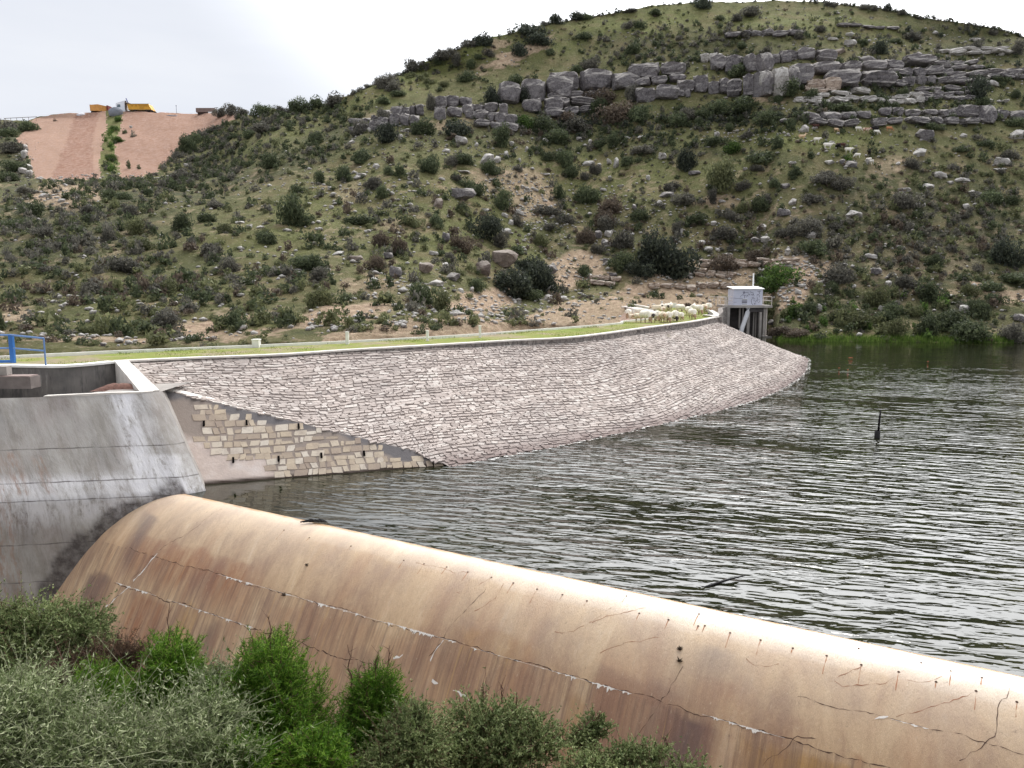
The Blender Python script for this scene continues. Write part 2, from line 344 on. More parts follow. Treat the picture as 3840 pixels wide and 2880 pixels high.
mid=(TD*.5+BD*.5); seg=np.linalg.norm(np.diff(mid,axis=0),axis=1); S=np.concatenate([[0],np.cumsum(seg)]); LEN=np.linalg.norm(B2-TD,axis=1)
UMAX=S[-1]
def Fface(u,v):
    u=min(max(u,0),UMAX-1e-3); i=int(np.searchsorted(S,u)-1); i=min(max(i,0),len(S)-2); w=(u-S[i])/(S[i+1]-S[i])
    t=TD[i]*(1-w)+TD[i+1]*w; b_=B2[i]*(1-w)+B2[i+1]*w; d=b_-t; L=np.linalg.norm(d); tang=(mid[i+1]-mid[i]); 
    nm=np.cross(tang,d); nm=nm/np.linalg.norm(nm)
    if nm[2]<0: nm=-nm
    return t+d/L*v-np.array([0,0,.12])*math.sin(math.pi*min(max(v/L,0),1)), nm
def Lat(u): return float(np.interp(u,S,LEN))
dam=empty('stone_paved_dam',(4,47,0)); tag(dam,'long curved dam embankment paved with grey pink stones above the lake','dam')
# smooth bed beneath the stones
NV=16; bv=[];
for i in range(len(TD)):
    for k in range(NV+1):
        t=k/NV; d=B2[i]-TD[i]; bv.append(TD[i]+d*t-np.array([0,0,.12])*math.sin(math.pi*t)-np.array([0,0,.012]))
ii=np.arange(len(TD)*(NV+1)).reshape(len(TD),NV+1)
bf=np.stack([ii[:-1,:-1],ii[:-1,1:],ii[1:,1:],ii[1:,:-1]],-1).reshape(-1,4)
jm=plain('mortar bed',srgb(142,132,127),.95,.3,3)
mesh('paving_bed',bv,bf,jm,dam,True)
sv,sf=stones(Fface,UMAX,14,.175,.17,.44,.028,.007,rot=.08,voff=.08,jit=.5,wob=.05,mask=lambda u,v: v<Lat(u)-.02)
m=Mat('paving stone',.9,.2); g=m.n('ShaderNodeNewGeometry'); wv=m.coord('World')
c=m.ramp(g.outputs['Random Per Island'],[(0,srgb(156,145,138)),(.4,srgb(176,164,156)),(.7,srgb(188,176,168)),(1,srgb(204,196,188))])
c=m.mix(m.ramp(m.noise(wv,.25,4),[(.4,0.),(.7,.5)]),c,srgb(150,142,138))
c=m.mix(m.ramp(m.noise(wv,9,6,.75),[(.52,0.),(.66,.4)]),c,srgb(150,140,138))
c=m.mix(m.ramp(m.noise(wv,.8,5),[(.68,0.),(.74,.5)]),c,srgb(120,116,84))
sx=m.n('ShaderNodeSeparateXYZ'); m.L(wv,sx.inputs[0])
c=m.mix(m.ramp(m.math('ADD',sx.outputs[2],m.math('MULTIPLY',m.noise(wv,.9,4),.5)),[(.30,.75),(.62,0.)]),c,srgb(120,104,100))
m.color(c).bump(m.noise(wv,14,5,.7),.7,.03)
pave=mesh('paving_stones',sv,sf,m.m,dam)
# body under the crest road and parapet
Ipx=[(482,1311),(998,1290),(1470,1268),(1800,1249),(2300,1211),(2334,1203),(2383,1197)]
I0=[onz(-900,1375,ZP),onz(-200,1342,ZP),onz(0,1333.5,ZP),onz(178,1325,ZP)]+[onz(x,y,ZP) for x,y in Ipx]+[np.array([11.6,63,ZP]),onz(2448,1178,ZP),np.array([13.0,74,ZP]),onz(2409,1166,ZP+.02),onz(2232,1133,ZP)+np.array([1.2,-4,0]),onz(2232,1133,ZP)]
ID=densify(I0,6)
Oleft=[onz(-900,1385,ZP),onz(-300,1374,ZP),onz(0,1369,ZP),onz(120,1370,ZP),onz(215,1371,ZP),onz(330,1364,ZP)]
OD=np.concatenate([densify(Oleft+[Ttop[0]],4)[:-1],densify(Ttop,4)])
ext=[np.array([19.2,76,ZP]),np.array([21.5,84,ZP]),np.array([19.5,92,ZP]),onz(2509,1141,ZP),onz(2306,1125,ZP),onz(2200,1122,ZP)]
def resample(L,n):
    L=np.array(L); d=np.concatenate([[0],np.cumsum(np.linalg.norm(np.diff(L,axis=0),axis=1))]); s=np.linspace(0,d[-1],n)
    return np.stack([np.interp(s,d,L[:,k]) for k in range(3)],-1)
RI=resample(ID,160); RO=resample(np.concatenate([OD,ext]),160)
# grassy top (setting)
NW=10; gv=[];ga=[]
for i in range(160):
    for k in range(NW+1):
        t=k/NW; p=RI[i]*(1-t)+RO[i]*t; z=3.56+.05*math.sin(math.pi*t)+.05*float(fbm(p[0]*.8,p[1]*.8,3)); gv.append((p[0],p[1],z)); ga.append((t,i/160,0,1))
ii=np.arange(160*(NW+1)).reshape(160,NW+1); gf=np.stack([ii[:-1,:-1],ii[:-1,1:],ii[1:,1:],ii[1:,:-1]],-1).reshape(-1,4)
m=Mat('crest grass',.95,.1); wv=m.coord('World')
c=m.ramp(m.noise(wv,.45,5,.65),[(.32,srgb(112,130,60)),(.5,srgb(136,138,80)),(.62,srgb(152,138,116)),(.8,srgb(130,116,100))])
c=m.mix(m.ramp(m.noise(wv,7,4),[(.45,0.),(.7,.5)]),c,srgb(98,116,46)); m.color(c).bump(m.noise(wv,10,5),.6,.08)
crest=mesh('crest_road',gv,gf,m.m,smooth=True,attr={'cover':ga}); crest['kind']='structure'
# earth body of the dam below the road on its dry side
mb=MB(); n=len(RI); V1=[(p[0],p[1],3.5) for p in RI]
V2=[]
for i,p in enumerate(RI):
    t=RI[min(i+1,n-1)]-RI[max(i-1,0)]; t=t/np.linalg.norm(t); nn_=np.array([-t[1],t[0]]); f_=1. if i<110 else max(0.12,1-(i-110)/25)
    V2.append((p[0]+nn_[0]*9*f_,p[1]+nn_[1]*9*f_,3.5-5*f_))
mb.add(V1+V2,[(i,i+1,n+i+1,n+i) for i in range(n-1)])
bank=mb.obj('earth_bank',plain('bank earth',srgb(150,126,110),.95,.3,1.5,bump=.6)); bank['kind']='structure'
# parapet and inner kerb
def wallribbon(L,w,z0,z1,inset=0,side=1):
    L=np.array(L); n=len(L); a=[];b_=[]
    for i in range(n):
        t=L[min(i+1,n-1)]-L[max(i-1,0)]; t=t[:2]/np.linalg.norm(t[:2]); nm=np.array([-t[1],t[0]])*side
        a.append(L[i][:2]-nm*inset); b_.append(L[i][:2]+nm*w)
    zz0=z0 if hasattr(z0,'__len__') else [z0]*n; zz1=z1 if hasattr(z1,'__len__') else [z1]*n
    V=[];Fc=[]
    for i in range(n): V+=[(*a[i],zz0[i]),(*a[i],zz1[i]),(*b_[i],zz1[i]),(*b_[i],zz0[i])]
    for i in range(n-1):
        for k in range(4): Fc.append((4*i+k,4*i+(k+1)%4,4*i+4+(k+1)%4,4*i+4+k))
    Fc+= [(0,1,2,3)[::-1],(4*n-4,4*n-3,4*n-2,4*n-1)]
    return V,Fc
PT=densify(Ttop,6)
m=Mat('parapet masonry',.9,.2); wv=m.coord('World'); vo=m.n('ShaderNodeTexVoronoi',feature='DISTANCE_TO_EDGE'); vo.inputs['Scale'].default_value=2.4; m.L(wv,vo.inputs[0])
c=m.ramp(m.noise(wv,3,6,.7),[(.3,srgb(104,100,98)),(.55,srgb(150,142,136)),(.75,srgb(186,178,170))]); c=m.mix(m.ramp(vo.outputs[0],[(.02,.8),(.07,0.)]),c,srgb(80,74,72))
m.color(c).bump(m.noise(wv,12,5),.5,.03); parm=m.m
capm=plain('pale coping concrete',srgb(214,208,200),.85,.16,2.5,bump=.3)
whitem=plain('whitewashed kerb',srgb(236,234,228),.8,.1,3)
v_,f_=wallribbon(PT,.32,3.0,3.63); mesh('parapet_wall',v_,f_,parm,dam)
v_,f_=wallribbon(PT,.36,3.632,3.70,.05); mesh('parapet_coping',v_,f_,capm,dam)
kv,kf=wallribbon(ID,.12,3.3,3.68); kerb=mesh('inner_kerb',kv,kf,whitem); tag(kerb,'low white kerb along the far edge of the grassy dam crest','kerb')
# curl of the kerb at the end of the parapet
cv,cf=wallribbon(densify([onz(2690,1187,ZP),onz(2695,1178,ZP),onz(2672,1164,ZP),onz(2655,1162,ZP)],5),.45,3.3,3.74); cu=mesh('kerb_end',cv,cf,capm); tag(cu,'pale rounded concrete end of the dam kerb behind the last sheep','kerb')
# slab channel (drain) and upper kerb on the bend
ch=[onz(2448,1178,ZP+.02),onz(2409,1166,ZP+.02),onz(2330,1150,ZP+.02),onz(2240,1134,ZP+.02)]
ch=densify([onz(2462,1185,ZP+.03)]+ch,5)
cv,cf=wallribbon(ch,1.2,3.45,3.76,.0,-1); t_=mesh('drain_channel',cv,cf,plain('drain slab concrete',srgb(206,198,192),.85,.18,1.5,bump=.3)); tag(t_,'broad pale slab channel on the bend behind the sheep','drain channel')
cv,cf=wallribbon(densify([onz(2466,1161,ZP+.05),onz(2400,1147,ZP+.05),onz(2330,1137,ZP+.05),onz(2261,1127,ZP+.05)],5),.35,3.2,3.86); t_=mesh('bend_kerb',cv,cf,capm); tag(t_,'thin white kerb curving above the pale slab channel','kerb')
cv,cf=wallribbon(densify([onz(2560,1147,ZP),onz(2509,1141,ZP),onz(2440,1132,ZP),onz(2306,1124,ZP)],5),.3,3.2,3.85); t_=mesh('upper_kerb',cv,cf,capm); tag(t_,'farthest pale kerb at the foot of the hill behind the sheep','kerb')
# marker posts
def post(px,py,h,w,lab,grp):
    p=onz(px,py,3.6); mb=MB(); mb.box((p[0],p[1],3.55+h/2),(w,w,h)); mb.box((p[0],p[1],3.55+h+.02),(w*1.15,w*1.15,.04)); o=mb.obj('marker_post',whitem); tag(o,lab,'marker post',grp)
G_='white marker posts on the dam crest'
post(962,1299,.36,.32,'short squat white block on the kerb, nearest the blue railing',G_)
post(1303,1290,.62,.15,'white marker post on the kerb, second from the blue railing',G_)
post(1603,1278,.55,.13,'white marker post on the kerb, third from the blue railing',G_)
post(1800,1265,.66,.13,'white marker post on the kerb, last one before the sheep',G_)
post(2482,1147,.6,.2,'thin white post among the far sheep, left one of three',G_)
post(2499,1150,.25,.2,'tiny low white stub just right of the thin far post',G_)
post(2525,1153,.5,.45,'square white block on the grass behind the sheep',G_)
# ---------------------------------------------------------------- wing wall (masonry triangle)
wing=empty('wing_wall',(-8,26,0)); tag(wing,'triangular masonry wing wall with worn plaster beside the spillway','wall')
ax=C_-M0; Ua=np.linalg.norm(ax); ax=ax/Ua; up=A_-M0; up=up-ax*np.dot(up,ax); hgt=np.linalg.norm(up); up/=hgt; wn=np.cross(ax,up); wn=wn if wn[1]<0 else -wn
a0=np.dot(A_-M0,ax)
def wtop(u): return hgt*(1-(u-a0)/(Ua-a0)) if u>a0 else hgt*1.0
def Fw(u,v): return M0+ax*u+up*v,wn
NU,NVv=140,50; wvv=[];wat=[]
def plas(u,v):   # amount of plaster left (1) over the masonry
    n=float(fbm(u*.55,v*.9,4,8)); return np.clip((1.5-u*.75+(1.1-v)*1.3+n*2.2)/.7,0,1)
for i in range(NU+1):
    u=-1.2+(Ua+1.2)*i/NU; tp=max(wtop(u),0)
    for k in range(NVv+1):
        v=-1.2+(tp+1.2)*k/NVv; p=M0+ax*u+up*v; wvv.append(p)
        n=float(fbm(u*.5+3,v*.8,4,4)); dk=np.clip((v-(tp-.55)+n*1.3)/.3,0,1)*(1 if u<7.2 else .4)+np.clip(n*3-.9,0,1)*(u>4)
        wat.append((plas(u,v),min(dk,1),np.clip((.16-v+n*.1)/.1,0,1),1))
ii=np.arange((NU+1)*(NVv+1)).reshape(NU+1,NVv+1); wf=np.stack([ii[:-1,:-1],ii[1:,:-1],ii[1:,1:],ii[:-1,1:]],-1).reshape(-1,4)
m=Mat('worn plaster',.92,.2); a=m.attr('cover'); wv=m.coord('World')
pc=m.ramp(m.noise(wv,.9,6,.65),[(.3,srgb(168,154,148)),(.55,srgb(194,178,168)),(.75,srgb(206,196,190))])
c=m.mix(a[0],srgb(146,134,125),pc); c=m.mix(m.math('MULTIPLY',a[1],.85),c,srgb(104,102,104)); c=m.mix(a[2],c,srgb(62,52,46)); m.color(c).bump(m.noise(wv,8,5,.7),.6,.03)
mesh('wall_face',wvv,wf,m.m,wing,attr={'cover':wat})
def wmask(u,v):
    tp=wtop(u)
    if v>tp-.12 or v<.05: return False
    n=float(fbm(u*.5+3,v*.8,4,4)); dk=(v-(tp-.42)+n*1.3)/.3>.5 and u<7.2
    return plas(u,v)<.8 and not (dk and random.random()<.75)
sv,sf=stones(Fw,Ua,hgt,.27,.20,.50,.016,.013,mask=wmask,jit=.3,wob=.04,tilt=.3,rot=.03,voff=.05)
m=Mat('dressed stone',.9,.2); g=m.n('ShaderNodeNewGeometry'); wv=m.coord('World')
c=m.ramp(g.outputs['Random Per Island'],[(0,srgb(160,144,130)),(.5,srgb(192,176,154)),(1,srgb(206,196,182))]); c=m.mix(m.ramp(m.noise(wv,3,6,.7),[(.45,0.),(.7,.6)]),c,srgb(150,134,124))
m.color(c).bump(m.noise(wv,14,5),.5,.02)
mesh('masonry',sv,sf,m.m,wing)
# coping strip along the top of the triangle
cp=[]
mb=MB(); 
cs=[A_+np.array([-.1,.1,.02])+(C_-A_)*t for t in np.linspace(0,.9,14)]
for q0,q1 in zip(cs[:-1],cs[1:]):
    o1=np.array([-.1,.34,.06]); mb.add([q0+wn*.03,q1+wn*.03,q1+o1+(0,0,.02),q0+o1+(0,0,.02),q0+wn*.03-(0,0,.12),q1+wn*.03-(0,0,.12)],[(0,1,2,3),(4,5,1,0)])
mb.obj('coping',capm,wing)
dark=Mat('dark opening',1,.0).color(srgb(24,22,22)).m
for px,py in [(648,1592),(765,1590),(925,1587),(875,1727),(1045,1722),(1205,1710),(1365,1702),(1120,1600)]:
    d=ray(px,py); t=np.dot(M0-CAM,wn)/np.dot(d,wn); q=CAM+d*t; M=Matrix(((ax[0],wn[0],up[0],q[0]+wn[0]*.03),(ax[1],wn[1],up[1],q[1]+wn[1]*.03),(ax[2],wn[2],up[2],q[2]+wn[2]*.03),(0,0,0,1)))
    MB().box(0,(.07,.09,.2),M=M).obj('weep_hole',dark,wing)
# ================================================================ SPILLWAY
WA=onz(750,1865,0); WB=onz(3840,2538,0); wu=(WB-WA)[:2]; wu/=np.linalg.norm(wu); wn2=np.array([wu[1],-wu[0]])
def wz(s): 
    s=np.asarray(s,float); z=-.43*np.maximum(s,0)**1.87; s0=2.6; z0=-.43*s0**1.87; sl=-.43*1.87*s0**.87
    z=np.where(s>s0,z0+(s-s0)*sl,z); return np.where(s<0,-.02-np.minimum(-s,.5)**2*1.2,z)
def wpt(u,s,lift=0.): 
    z=float(wz(s)); return np.array([WA[0]+wu[0]*u+wn2[0]*s,WA[1]+wu[1]*u+wn2[1]*s,z+lift])
def whit(px,py):
    d=ray(px,py); lo=4.;
    for t in np.linspace(5,30,1500):
        P=CAM+d*t; r=P[:2]-WA[:2]; s=r@wn2
        if P[2]<=float(wz(s)) : return r@wu,s
    return r@wu,s
weir=empty('spillway_weir',(0,18,-3)); tag(weir,'long rounded concrete spillway crest stained tan and rust below the lake','weir')
us=np.arange(-9,30,.16); ss=np.concatenate([np.linspace(-.9,-.05,6),np.linspace(0,3,46),np.linspace(3.2,9,20)])
UU,SS=np.meshgrid(us,ss,indexing='ij'); zz=wz(SS)+fbm(UU*1.2,SS*1.2,3)*.006*(SS>0.1)
wv_=np.stack([WA[0]+wu[0]*UU+wn2[0]*SS,WA[1]+wu[1]*UU+wn2[1]*SS,zz],-1)
ii=np.arange(UU.size).reshape(UU.shape); wf=np.stack([ii[:-1,:-1],ii[1:,:-1],ii[1:,1:],ii[:-1,1:]],-1).reshape(-1,4)
# stains: R dark mauve, G rust, B ochre; A wet crest, glare painted pale
def box_(u,s,u0,u1,s0,s1,e=.25): return np.clip((u-u0)/e,0,1)*np.clip((u1-u)/e,0,1)*np.clip((s-s0)/.08,0,1)*np.clip((s1-s)/e,0,1)
ju=UU+fbm(UU*2,SS*.4,3,3)*.5; js=SS+fbm(UU*1.5,SS,3,4)*.15
st_r=np.maximum.reduce([box_(ju,js,15.6,17.2,1.83,9)*.9,box_(ju,js,14.5,16,1.6,9)*.5,box_(ju,js,-1.6,-.4,1.0,2.3,.4)*.8,box_(ju,js,-2.4,-1.0,2.3,9,.4)*.7,box_(ju,js,16.0,17.3,.9,1.6,.5)*.5,box_(ju,js,3,4.3,2.4,9,.6)*.45,box_(ju,js,19.8,21,.5,1.2,.5)*.35,box_(ju,js,8.3,9.4,2.2,9,.5)*.35])
st_g=np.maximum.reduce([box_(ju,js,-.9,4.5,1.45,2.4,.4)*.95,box_(ju,js,-.3,1.8,2.37,9,.3)*.95,box_(ju,js,-1.8,-.9,.7,1.2,.3)*.7,box_(ju,js,5,14,1.9,9,.8)*.35,box_(ju,js,16.2,17.6,1.3,1.8,.3)*.8,box_(ju,js,17.6,18.6,1.5,2.0,.4)*.5,box_(ju,js,18.9,19.5,1.7,2.3,.25)*.8,box_(ju,js,-1.5,.2,.4,.9,.4)*.4,box_(ju,js,12,15,2.3,9,.6)*.5])
st_b=np.maximum.reduce([box_(ju,js,17.3,19.4,1.85,9,.3)*.9,box_(ju,js,10.5,13.5,1.5,2.4,.8)*.5,box_(ju,js,2,3,2.3,9,.3)*.6,box_(ju,js,4.9,5.5,2.3,9,.2)*.6,box_(ju,js,14,14.6,2.0,9,.2)*.6,box_(ju,js,5,30,.7,1.7,.9)*.35,np.clip((.10+fbm(UU*3,SS*0,3,9)*.06-SS)/.03,0,1)*.95])
lip=st_b>9
wt=np.clip((1.8-SS)/1.6,0,1)*(.62+.38*np.clip((UU-8)/6,0,1))
wat=np.stack([st_r,st_g,st_b,wt],-1)
m=Mat('stained weir concrete',.5,.35); a=m.attr('cover'); uvs=m.coord('UV',(1,.34,1),(0,0,R(8))); uvf=m.coord('UV',(1,.55,1)); uvn=m.coord('UV')
st=m.noise(uvs,1.5,9,.72,.5); fine=m.noise(uvf,7,8,.7)
c=m.ramp(st,[(.28,srgb(154,122,98)),(.42,srgb(188,156,124)),(.56,srgb(208,178,142)),(.74,srgb(226,204,174))])
c=m.mix(m.math('MULTIPLY',a[2],m.ramp(m.noise(uvs,5,6),[(.35,.5),(.6,1.)])),c,srgb(184,142,84))
c=m.mix(m.math('MULTIPLY',a[1],m.ramp(m.noise(uvs,3,8,.7),[(.32,.15),(.62,.9)])),c,srgb(158,106,74))
c=m.mix(m.math('MULTIPLY',a[0],m.ramp(m.noise(uvs,8,6),[(.25,.65),(.5,1.)])),c,srgb(96,78,78))
c=m.mix(m.ramp(m.noise(uvn,.8,7,.65),[(.44,0.),(.62,.5)]),c,srgb(142,110,96)); c=m.mix(m.ramp(m.noise(m.coord('UV',(1,.5,1),(0,0,.3)),.6,6,.65),[(.52,0.),(.66,.35)]),c,srgb(178,128,94))
c=m.mix(m.math('MULTIPLY',m.math('MULTIPLY',a[3],m.math('SUBTRACT',1.,a[2])),.75),c,srgb(228,212,190))  # sky glare near the crest put into the base colour
c=m.mix(m.ramp(m.noise(m.coord('UV',(1,.2,1)),12,6,.8),[(.58,0.),(.75,.3)]),c,srgb(120,94,80))
c=m.mix(m.ramp(m.noise(uvf,20,5,.75),[(.60,0.),(.68,.55)]),c,srgb(214,194,168)); c=m.mix(m.ramp(m.noise(uvn,11,6,.8),[(.58,0.),(.70,.5)]),c,srgb(104,84,74)); sv_=m.n('ShaderNodeSeparateXYZ'); m.L(uvn,sv_.inputs[0]); lowf=m.math('GREATER_THAN',sv_.outputs[1],1.815); c=m.mix(m.math('MULTIPLY',lowf,m.ramp(m.noise(m.coord('UV',(1,.06,1)),7,6,.75),[(.46,0.),(.62,.55)])),c,srgb(112,88,76)); c=m.mix(m.math('MULTIPLY',lowf,m.ramp(m.noise(m.coord('UV',(1,.05,1)),5,5,.7),[(.60,0.),(.68,.5)])),c,srgb(196,158,106))
m.L(m.math('MULTIPLY',a[3],m.ramp(m.noise(uvn,1.4,6),[(.3,.45),(.6,1.)])),m.b.inputs['Coat Weight']); m.b.inputs['Coat Roughness'].default_value=.26; m.b.inputs['Coat IOR'].default_value=1.75
m.color(c); m.rough(m.ramp(m.math('ADD',m.math('MULTIPLY',a[3],-.28),m.math('MULTIPLY',fine,.6)),[(.0,.26),(.4,.62)])); m.bump(m.noise(uvf,26,9,.8),.9,.02)
mesh('weir_face',wv_.reshape(-1,3),wf,m.m,weir,True,uv=np.stack([UU,SS],-1).reshape(-1,2),attr={'cover':wat.reshape(-1,4)})
crackm=plain('crack shadow gap',srgb(84,64,56),.95,.3,20); depm=plain('white mineral deposit',srgb(232,226,218),.9,.12,20)
def strip(pts_us,w,name,mat,parent,lift=.004,jag=.03,brk=0.):
    P=[];
    for (u0,s0),(u1,s1) in zip(pts_us[:-1],pts_us[1:]):
        L=math.hypot(u1-u0,s1-s0); n=max(2,int(L/.07))
        for k in range(n): P.append((u0+(u1-u0)*k/n,s0+(s1-s0)*k/n))
    P.append(pts_us[-1]); V=[];Fc=[];o=0
    for i,(u,s) in enumerate(P):
        t=np.array(P[min(i+1,len(P)-1)])-np.array(P[max(i-1,0)]); t=t/np.linalg.norm(t); nn_=(-t[1],t[0])
        o+=random.uniform(-1,1)*jag*.6; o*=.8; ww=w*max(.05,random.gauss(.8,.6))
        for q in (-1,1): V.append(wpt(u+nn_[0]*(o+q*ww/2),s+nn_[1]*(o+q*ww/2),lift))
    for i in range(len(P)-1):
        if random.random()>=brk: Fc.append((2*i,2*i+1,2*i+3,2*i+2))
    return mesh(name,V,Fc,mat,parent)
strip([(-1.2,1.81),(29,1.81)],.008,'lift_joint',crackm,weir)
strip([(-1,2.38),(9,2.36)],.009,'lift_joint',crackm,weir)
strip([(18.2,1.31),(26,1.29)],.006,'lift_joint',crackm,weir)
for ln in [[(832,1908),(773,1952),(702,2012),(632,2039),(583,2082),(518,2153),(474,2201),(404,2277),(330,2390)],[(436,2039),(400,2110),(350,2180),(306,2256),(270,2330)],[(2560,2500),(2545,2530),(2510,2600),(2470,2640),(2440,2690),(2380,2770)],[(1822,2210),(1790,2250),(1745,2305),(1690,2365),(1672,2400),(1610,2480)],[(3800,2560),(3750,2620),(3745,2680),(3725,2760),(3640,2830),(3600,2860)],[(3060,2780),(2990,2770),(2900,2840),(2860,2880)]]:
    strip([whit(*p) for p in ln],.008,'crack',crackm,weir,.005,.07)
for ln in [[(1840,2166),(1780,2205),(1730,2220),(1715,2216)],[(1890,2188),(1860,2250),(1780,2300)],[(1560,2110),(1640,2125),(1700,2150),(1760,2148)],[(2290,2280),(2220,2330),(2210,2335)],[(2420,2280),(2300,2310),(2220,2335)],[(2470,2390),(2370,2412),(2250,2447)],[(2800,2470),(2830,2490),(2870,2500),(2920,2495)],[(3380,2530),(3300,2570),(3160,2575),(3130,2555)],[(3660,2600),(3560,2640),(3460,2665),(3360,2690)],[(3230,2500),(3150,2530),(3110,2560)],[(2080,2372),(2150,2366),(2190,2350)],[(3530,2535),(3460,2555),(3400,2550)]]:
    strip([whit(*p) for p in ln],.007,'hairline_crack',plain('rusty hairline',srgb(150,104,78),.9,.2,9) if 'rh' not in globals() else rh,weir,.003,.04)
def deposits(u0,u1,s,n,parent):
    N=int((u1-u0)/.018); V=[];Fc=[]; t=0
    for i in range(N+1):
        u=u0+(u1-u0)*i/N; e=min(1,min(i,N-i)/6); q=max(0,float(fbm(u*5,s,3,2))*1.6-.02)*e; l=.002+q*random.uniform(.0,.085); t=l if random.random()<.5 else t*.6
        V+=[wpt(u,s-.001-.010*min(1,q*2)*random.random(),.007),wpt(u+random.uniform(-.006,.006),s+t,.007)]
    for i in range(N): Fc.append((2*i,2*i+1,2*i+3,2*i+2))
    mesh('mineral_deposit',V,Fc,depm,parent)
deposits(9,11,1.8,38,weir); deposits(7.4,8.2,1.8,8,weir); deposits(14,15.2,1.81,26,weir); deposits(16.6,18.1,1.81,70,weir); deposits(-.9,1.0,2.37,22,weir); deposits(19.7,20.3,1.3,12,weir); deposits(1.5,5,2.37,14,weir); deposits(3,9,1.81,12,weir); deposits(11.4,14,1.81,18,weir)
for L_ in [[(590,2078),(545,2130),(500,2178)],[(490,2200),(430,2262),(380,2300)],[(1662,2402),(1630,2450),(1612,2478)],[(1475,2472),(1510,2462)],[(1618,2560),(1640,2572)],[(1700,2590),(1730,2606),(1760,2625)],[(3280,2702),(3330,2688)]]:
    strip([whit(*p) for p in L_],.022,'mineral_deposit',depm,weir,.008,.05)
holes=[(2618,2351),(2507,2325),(2738,2374),(2852,2403),(2973,2433),(3100,2462),(3230,2495),(3370,2524),(3510,2560),(3660,2596),(3813,2635),(3220,2433),(3455,2488),(3565,2517),(3682,2543),(2621,2303),(1514,2103),(1590,2116),(1675,2128),(1754,2147),(1843,2166),(1925,2188),(2014,2211),(2109,2233),(2201,2255),(2349,2236),(2397,2302),(2507,2325),(2643,2348),(1316,2050),(1160,2017),(1065,1990)]
rust=plain('rust run',srgb(170,122,92),.8,.2,10)
for px,py in holes:
    u,s=whit(px,py); V=[wpt(u+.024*math.cos(k*.785),s+.018*math.sin(k*.785),.006) for k in range(8)]; strip([(u,s),(u-.01,s+random.uniform(.1,.35))],.012,'rust_run',rust,weir,.003,.01)
    h=mesh('drain_hole',V,[tuple(range(8))],crackm,weir)
# dark tufts and a dead clump stuck to the concrete
def clump(px,py,r,name,lab,mat):
    u,s=whit(px,py); p=wpt(u,s,0); V=[];Fc=[]
    for _ in range(60):
        d=np.array([random.gauss(0,1),random.gauss(0,1),abs(random.gauss(0,.8))]); d/=np.linalg.norm(d); e=np.array([random.gauss(0,1) for _ in range(3)])*.012; b=len(V)
        V+=[p+e,p-e,p+d*r*random.uniform(.5,1)]; Fc.append((b,b+1,b+2))
    tag(mesh(name,V,Fc,mat),lab,'plant')
# ================================================================ SPILLWAY SIDE WALL
swall=empty('spillway_side_wall',(-14,25,0)); tag(swall,'big leaning grey concrete side wall with white and rust streaks left of the weir','wall')
N0=onz(757,1849,0); Wd=np.array([-1,-.17,0]); Wd/=np.linalg.norm(Wd); N1=onz(592,1472,2.95)
def wallP(t,z): 
    f_=z/2.95 if z>0 else z*.14/2.95*1.2; n=N0+(N1-N0)*f_; n=n.copy(); n[2]=z; 
    r=max(0,.55-t); return n+Wd*t+np.array([0,1,0])*(r*r*1.1)
ts=np.concatenate([np.linspace(0,.6,8),np.linspace(.7,13,110)]); 
VV=[];AT=[];UVw=[]
zt_=lambda t: 2.95-.06*min(1,max(0,(t-1.5)/2.5))
NZ=70
for t in ts:
    for k in range(NZ+1):
        z=-6+(zt_(t)+6)*k/NZ; p=wallP(t,z)+np.array([0,float(fbm(t*1.5,z*1.5,3,6))*.03,0]); VV.append(p); UVw.append((t,z))
        s=(p[:2]-WA[:2])@wn2; u=(p[:2]-WA[:2])@wu; h=z-float(wz(s)); n=float(fbm(t*1.4,z*1.4,4,7))
        dk=np.clip((.30+n*.45+max(0,(t-1.2))*.16*(1 if z<-.2 else .3)-h)/.2,0,1)*(t>.5)*(t<5.2)
        st1=np.exp(-((t-1.55+z*.12)/.34)**2)+np.exp(-((t-.75-(1.2-z)*.0)/.5)**2)*(1 if z<1.1 else .2)+.7*np.exp(-((z+.2)/.5)**2)+.5*np.exp(-((z-.45)/.18)**2)*(t>1.5)
        ru=np.exp(-((t-5.2)/.25)**2)*(z<1.3)*(z>.1)+np.exp(-((t-6.1)/.2)**2)*(z<2.6)+np.exp(-((t-5.7)/.12)**2)*(z<1.3)+np.exp(-((t-4.4)/.15)**2)*(z<1.2)*(z>.2)
        AT.append((dk,min(1,st1),min(1,ru)*.9,1))
n1=NZ+1; ii=np.arange(len(ts)*n1).reshape(len(ts),n1); sf=np.stack([ii[:-1,:-1],ii[1:,:-1],ii[1:,1:],ii[:-1,1:]],-1).reshape(-1,4)
m=Mat('weathered concrete',.93,.2); a=m.attr('cover'); uv=m.coord('UV'); us_=m.coord('UV',(1,.24,1)); um=m.coord('UV',(1,.6,1))
c=m.ramp(m.noise(um,.9,6,.65),[(.3,srgb(126,121,116)),(.5,srgb(148,143,136)),(.7,srgb(170,165,158))])
c=m.mix(m.ramp(m.noise(uv,.6,5),[(.45,0.),(.7,.55)]),c,srgb(126,112,106))
c=m.mix(m.math('MULTIPLY',m.ramp(m.noise(us_,3.2,8,.75,.4),[(.42,0.),(.55,.9)]),m.math('ADD',m.math('MULTIPLY',a[1],1.1),.16)),c,srgb(218,216,216))
c=m.mix(m.math('MULTIPLY',m.ramp(m.noise(uv,2.6,8,.8),[(.42,0.),(.54,.8)]),a[1]),c,srgb(206,204,206))
c=m.mix(m.math('MULTIPLY',a[2],m.ramp(m.noise(us_,9,5,.7),[(.45,0.),(.6,.8)])),c,srgb(146,116,98))
